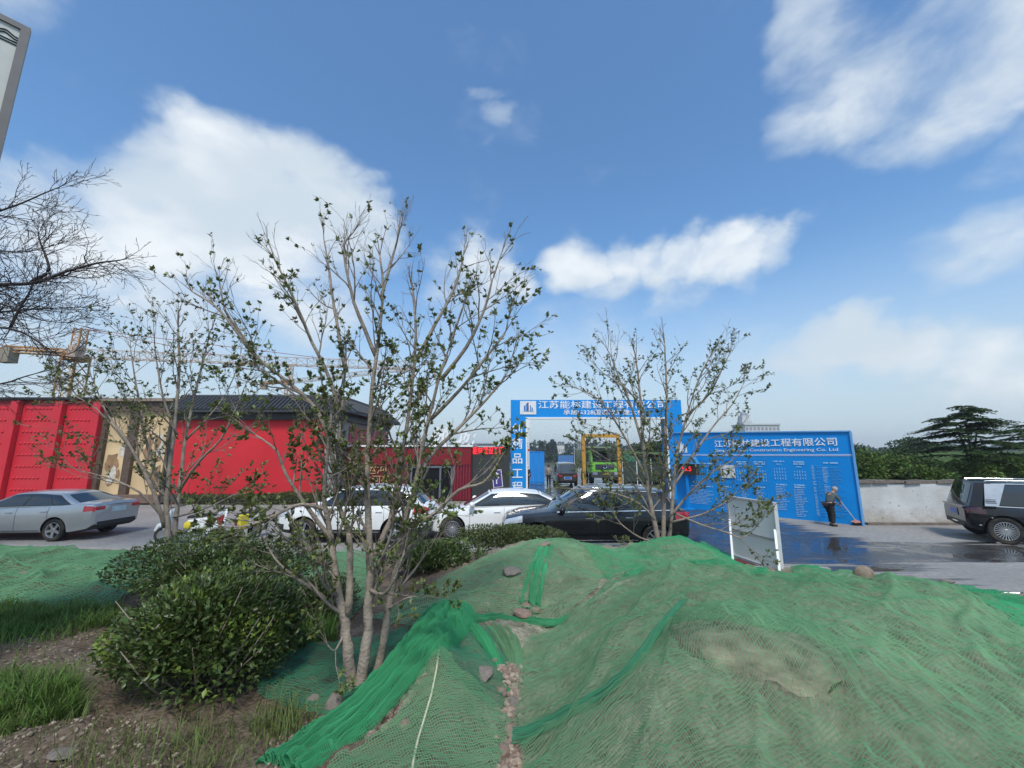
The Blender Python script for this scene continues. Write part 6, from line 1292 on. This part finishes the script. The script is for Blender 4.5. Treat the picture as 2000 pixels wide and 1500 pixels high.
# green netted bank at the right of the site road
nb = MB(); P_ = [[(at(1214, 930, 38).x + u * 9, 37 + v * 9, max(0, 2.5 * math.sin(math.pi * min(1, v * .9 + .02)) * (.6 + .4 * math.sin(u * 5 + 1)) + .2 * math.sin(u * 23 + v * 7)) - .02) for v in np.linspace(0, 1, 14)] for u in np.linspace(0, 1, 22)]
nb.grid(P_); struct('netted_bank', nb, mat('bank_net', (.02, .10, .05), .8, var=.5, scale=1.5, bump=.6, bscale=6), 180)
gw = thing('site_fence', 'dark site fence with white posts behind the gate on the right', 'fence', (at(1260, 930, 36).x, 36, 0))
for i in range(5): q = MB(); q.box((-2.6 + i * 1.25, 0, 1.1), (1.2, .05, 1.7)); part('mesh_panel', q, mat('fence_dark', (.03, .05, .04), .8, var=.3), gw); q = MB(); q.box((-3.2 + i * 1.25, -.04, 1.1), (.06, .06, 2.2)); part('post', q, MATS['white_paint'], gw)
# ------------------------------------------------------------------ foliage masses
def clump(name, label, base, rx, ry, rz, n, leaf, mt, seed, trunk=0, cat='shrub', group=None, lumps=9):
    r_ = np.random.default_rng(seed); t = thing(name, label, cat, base, 0, group)
    C = np.c_[r_.uniform(-.62, .62, lumps) * rx, r_.uniform(-.6, .6, lumps) * ry, trunk + r_.uniform(.25, .75, lumps) * rz]; S = r_.uniform(.32, .55, lumps)
    k = r_.integers(lumps, size=n); d = r_.normal(size=(n, 3)); d /= np.linalg.norm(d, axis=1, keepdims=True); P = C[k] + d * (S[k] * (1 - .5 * r_.random(n) ** 2))[:, None] * np.array([rx, ry, rz])
    P[:, 2] = np.maximum(P[:, 2], .02); o = link('crown', leaves_mesh('crown', P, d + r_.normal(size=P.shape) * .6, leaf * r_.uniform(.6, 1.4, n), mt, width=.6), t)
    q = MB()
    for i in range(max(3, lumps // 2)): e = Vector(C[i]); q.tube([(e.x * .1, e.y * .1, -.1), (e.x * .4, e.y * .4, e.z * .5), e], [.02 * rz + .02, .014 * rz + .01, .008 * rz], 5)
    part('trunk', q, TWIG, t); return t
F1 = mat('foliage_mid', (.11, .17, .04), .6, var=.35, scale=.6, island=.45, spec=.2, trans=.25); F2 = mat('foliage_dark', (.05, .085, .026), .6, var=.35, scale=.6, island=.45, spec=.2, trans=.2); F3 = mat('foliage_pale', (.19, .24, .06), .6, var=.35, scale=.6, island=.4, spec=.2, trans=.3); F4 = mat('foliage_far', (.05, .075, .045), .8, var=.3, scale=.2, island=.35, spec=.1)
# bank rising behind the white wall
bk = MB(); P_ = [[(x, 16.3 + v * 44, 1.0 + .9 * min(1, v * 3.2) + .9 * v + .25 * math.sin(x * .7 + v * 9) * min(1, v * 4)) for v in np.linspace(0, 1, 24)] for x in np.linspace(13.2, 90, 60)]
bk.grid(P_); struct('grass_bank', bk, mat('bank_grass', (.07, .11, .03), .9, var=.5, scale=.5, bump=.7, bscale=5, spec=.1), 180)
r9 = random.Random(12)
SH = [(1690,18.6,1.0,1.5,F1,'bright green bush right beside the blue board'),(1715,20.5,1.4,1.7,F2,'dark green bush behind the wall near the blue board'),(1745,18.8,1.1,1.35,F1,'bush with tall shoots behind the wall, middle left'),(1765,22,1.5,1.7,F2,'broad bush behind the wall under the shoots'),
      (1800,17.6,.9,.8,F1,'low bush behind the wall beside the pale stones'),(1835,17.9,1.0,1.05,F2,'dark low bush behind the wall, left of the feathery tree'),(1865,18.3,1.1,1.1,F3,'pale yellow-green bush under the feathery tree'),(1905,18.2,1.1,1.0,F1,'leafy bush behind the wall above the dark van roof'),(1950,18.8,1.3,1.3,F2,'dark bush behind the wall at the right'),(1990,18.4,1.2,1.2,F1,'bush behind the wall at the right picture edge'),
      (1672,19.5,.9,1.7,F2,'narrow dark bush half hidden by the blue board')]
for i, (px_, Y_, r1, h_, m_, lab) in enumerate(SH): clump('bank_shrub', lab, (at(px_, 920, Y_).x, Y_, 1.35), r1, r1 * .8, h_ * .78, 2600, .13, m_, 200 + i, group='bushes behind the white wall')
clump('far_tree', 'round dark tree mound on the skyline right of the blue board', (at(1792, 890, 48).x, 48, 2.4), 2.8, 2.2, 1.7, 3500, .3, F2, 300, cat='tree'); clump('far_tree', 'low far trees along the skyline left of the feathery tree', (at(1845, 890, 60).x, 60, 2.4), 4.5, 3, 1.3, 3000, .35, F4, 301, cat='tree')
# layered feathery trees at the right
def feather(label, base, H, spread, seed, n=26, mt=F2):
    r_ = random.Random(seed); t = thing('feathery_tree', label, 'tree', base); q = MB(); P, D, S = [], [], []
    for k in range(3): q.tube([(k * .12 - .12, 0, -.1), (k * .2 - .2, .05 * k, H * .35), ((k - 1) * .5, 0, H * .75)], [.07, .05, .02], 6)
    for i in range(n):
        z = H * (.3 + .7 * (i / n) ** .8) + r_.uniform(-.3, .3); a = r_.uniform(0, 6.28); L = spread * (1.05 - .75 * (i / n) ** 1.6) * r_.uniform(.7, 1.1); x0 = r_.uniform(-.3, .3); d = Vector((math.cos(a), math.sin(a), 0)); pts = [Vector((x0, 0, z - .25)) + d * L * u + Vector((0, 0, .42 * u - .5 * u * u)) for u in (0, .35, .7, 1)]; q.tube(pts, [.03, .022, .013, .006], 4)
        for w_ in range(9):                    # fronds
            u = .2 + .8 * w_ / 8; p0 = pts[0].lerp(pts[-1], u); p0.z = z - .25 + .42 * u - .5 * u * u
            for s in (1, -1, .2):
                fd = (d * r_.uniform(.5, 1.1) + d.cross(Vector((0, 0, 1))) * s * r_.uniform(.6, 1.1) + Vector((0, 0, .15))).normalized(); fl = r_.uniform(.35, .65)
                for j in range(9):
                    pp = p0 + fd * fl * j / 9 + Vector((0, 0, -.16 * (j / 9) ** 2 * fl * 2)); ld = fd.cross(Vector((0, 0, 1))) * (1 if j % 2 else -1) + fd * .7 + Vector((0, 0, -.25)); P.append(pp); D.append(ld); S.append(r_.uniform(.11, .19))
    part('trunk', q, BARK_D, t, smooth=180); link('crown', leaves_mesh('crown', np.array(P), np.array(D), np.array(S), mt, width=.42, up=.8), t); return t
b = at(1908, 935, 18.6); feather('feathery layered tree behind the wall above the dark van', (b.x, 18.6, 1.3), at(1925, 792, 18.6).z - 1.3, 2.0, 5, 52, F2)
b = at(1995, 935, 20.5); feather('dense dark feathery tree at the right picture edge', (b.x + 1.0, 20.5, 1.3), at(1990, 828, 20.5).z - 1.3, 2.4, 6, 42)
ps = MB()
for i in range(5): ps.box((i * .5 - 1 + .2 * (i % 2), .3 * (i % 3), .12 + .1 * (i % 2)), (.6, .4, .25), Matrix.Rotation(.3 * i, 3, 'Z'))
tag(link('stone_pile', ps.me('stone_pile', mat('pale_stone', (.42, .4, .37), .9, var=.2)), None, (at(1805, 910, 19.5).x, 19.5, 1.75)), 'pale broken slabs lying in the bushes behind the wall', 'stones', kind='stuff')
# low hedge under the red wall and planter strip
hg = thing('low_hedge', 'low dark green hedge along the foot of the red wall', 'hedge', (at(450, 985, 20.9).x, 20.9, 0)); n = 9000; x0, x1 = at(352, 985, 20.9).x - hg.location.x, at(640, 985, 20.9).x - hg.location.x
r_ = np.random.default_rng(4); P = np.c_[r_.uniform(x0, x1, n), r_.uniform(-.45, .45, n), r_.random(n) ** .6 * .62]; P[:, 2] *= .75 + .5 * vn(P[:, 0] * 1.3, P[:, 1], 5); link('foliage', leaves_mesh('foliage', P, r_.normal(size=P.shape) + np.array([0, -.3, .8]), r_.uniform(.06, .12, n), LEAF_H), hg)
q = MB(); q.box(((x0 + x1) / 2, -.62, .07), (x1 - x0, .14, .15)); part('kerb_edge', q, MATS['kerb_concrete'], hg)
# skyline: tree belt and conifers seen through the gate
def belt(name, label, x0, x1, Y, h, n, leaf, mt, seed):
    r_ = np.random.default_rng(seed); X = r_.uniform(x0, x1, n); top = h * (.55 + .6 * vn(X / h * .5, X * 0, seed) + .25 * vn(X / h * 2, X * 0 + 4, seed)); P = np.c_[X, Y + r_.uniform(-h, h, n), r_.random(n) ** .7 * top]
    return tag(link(name, leaves_mesh(name, P, r_.normal(size=P.shape) + np.array([0, -.4, .6]), leaf * r_.uniform(.6, 1.4, n), mt, width=.8)), label, 'trees', kind='stuff')
belt('tree_belt', 'far hazy belt of trees along the horizon', -260, 330, 260, 8.0, 9000, 2.5, F4, 1); belt('tree_belt', 'nearer dark belt of trees seen through the gate', 29, 60, 95, 5.0, 4000, .95, F2, 2); belt('tree_belt', 'low scrub at the end of the site road', -12, 24, 140, 3.2, 3500, .8, F4, 3)
for px_, top, Y_, lab in ((1058, 862, 170, 'leftmost far conifer seen through the gate'), (1070, 866, 180, 'shortest far conifer seen through the gate'), (1079, 858, 170, 'tallest far conifer seen through the gate'), (1083, 862, 175, 'far conifer right of the tallest one')):
    z = at(px_, top, Y_).z; b = at(px_, 890, Y_); t = thing('conifer', lab, 'tree', (b.x, Y_, 0), group='far conifers'); r_ = np.random.default_rng(px_); n = 900; h_ = r_.random(n); a = r_.uniform(0, 6.28, n); rr = (1 - h_) * z * .2 * r_.random(n) ** .5 + .05
    link('crown', leaves_mesh('crown', np.c_[np.cos(a) * rr, np.sin(a) * rr, z * (.08 + .92 * h_)], np.c_[np.cos(a), np.sin(a), -.2 + 0 * a], np.full(n, .9), F4, width=.5), t); q = MB(); q.tube([(0, 0, 0), (0, 0, z * .95)], [.25, .04], 6); part('trunk', q, BARK_D, t)
# white civic building with a tower beyond the board
cb = thing('civic_building', 'distant white building with banded facade and small domed tower above the blue board', 'building', (at(1480, 880, 250).x, 250, 0)); sc_ = 250 / F * 1.0; zb_ = at(1480, 829, 250).z; Wc = 66 * sc_
CW = mat('civic_white', (.55, .55, .54), .7, var=.06); CG = mat('civic_band', (.25, .27, .3), .6)
q = MB(); q.box((0, 0, zb_ / 2), (Wc, 14, zb_)); part('wall', q, CW, cb); q = MB(); q.box((0, -.2, zb_ - .4), (Wc + 1, 15, .8)); part('cornice', q, CW, cb)
for k in range(3):
    for i in range(9): q = MB(); q.box((-Wc / 2 + Wc * (i + .5) / 9, -7.05, zb_ - 3 - 3.4 * k), (Wc / 9 * .6, .2, 1.7)); part('window', q, CG, cb)
tx = at(1459, 880, 250).x - cb.location.x; tz = at(1459, 812, 250).z; q = MB(); q.box((tx, 0, (zb_ + tz) / 2), (4.5, 4.5, tz - zb_)); q.box((tx, 0, zb_ + 1), (6, 6, 2)); part('tower', q, CW, cb); q = MB(); q.lathe([(2.1, tz), (2.0, tz + 1), (1.3, tz + 2.2), (.3, tz + 2.8), (.1, at(1459, 797, 250).z), (.01, at(1459, 796, 250).z)], 12, 'z', (tx, 0, 0)); part('dome', q, CG, cb, smooth=60)
# pale sheds on the left horizon and far roofs
for px_, Y_, w_, top, lab in ((925, 150, 16, 868, 'pale flat-roofed block above the red shop'), (1091, 210, 5, 868, 'far white shed beside the conifers')):
    z = at(px_, top, Y_).z; t = thing('far_shed', lab, 'building', (at(px_, 890, Y_).x, Y_, 0)); q = MB(); q.box((0, 0, z / 2), (w_, 8, z)); part('wall', q, CW, t); q = MB(); q.box((0, 0, z + .15), (w_ + .8, 9, .3)); part('roof', q, CG, t)
    for i in range(5): q = MB(); q.box((-w_ / 2 + w_ * (i + .5) / 5, -4.05, z * .6), (w_ / 9, .1, z * .2)); part('window', q, CG, t)

# thin summer haze in the air
hb = MB(); hb.box((0, 500, 16.0), (1620, 1620, 35.0)); hzm = bpy.data.materials.new('haze'); hzm.use_nodes = True; ht = hzm.node_tree; ht.nodes.clear()
pv = ht.nodes.new('ShaderNodeVolumePrincipled'); pv.inputs['Color'].default_value = (.9, .94, .98, 1); pv.inputs['Density'].default_value = .0008; pv.inputs['Anisotropy'].default_value = .3
ho = ht.nodes.new('ShaderNodeOutputMaterial'); ht.links.new(pv.outputs[0], ho.inputs['Volume']); tag(link('haze', hb.me('haze', hzm)), 'thin pale summer haze lying over the whole place', 'haze', kind='stuff')
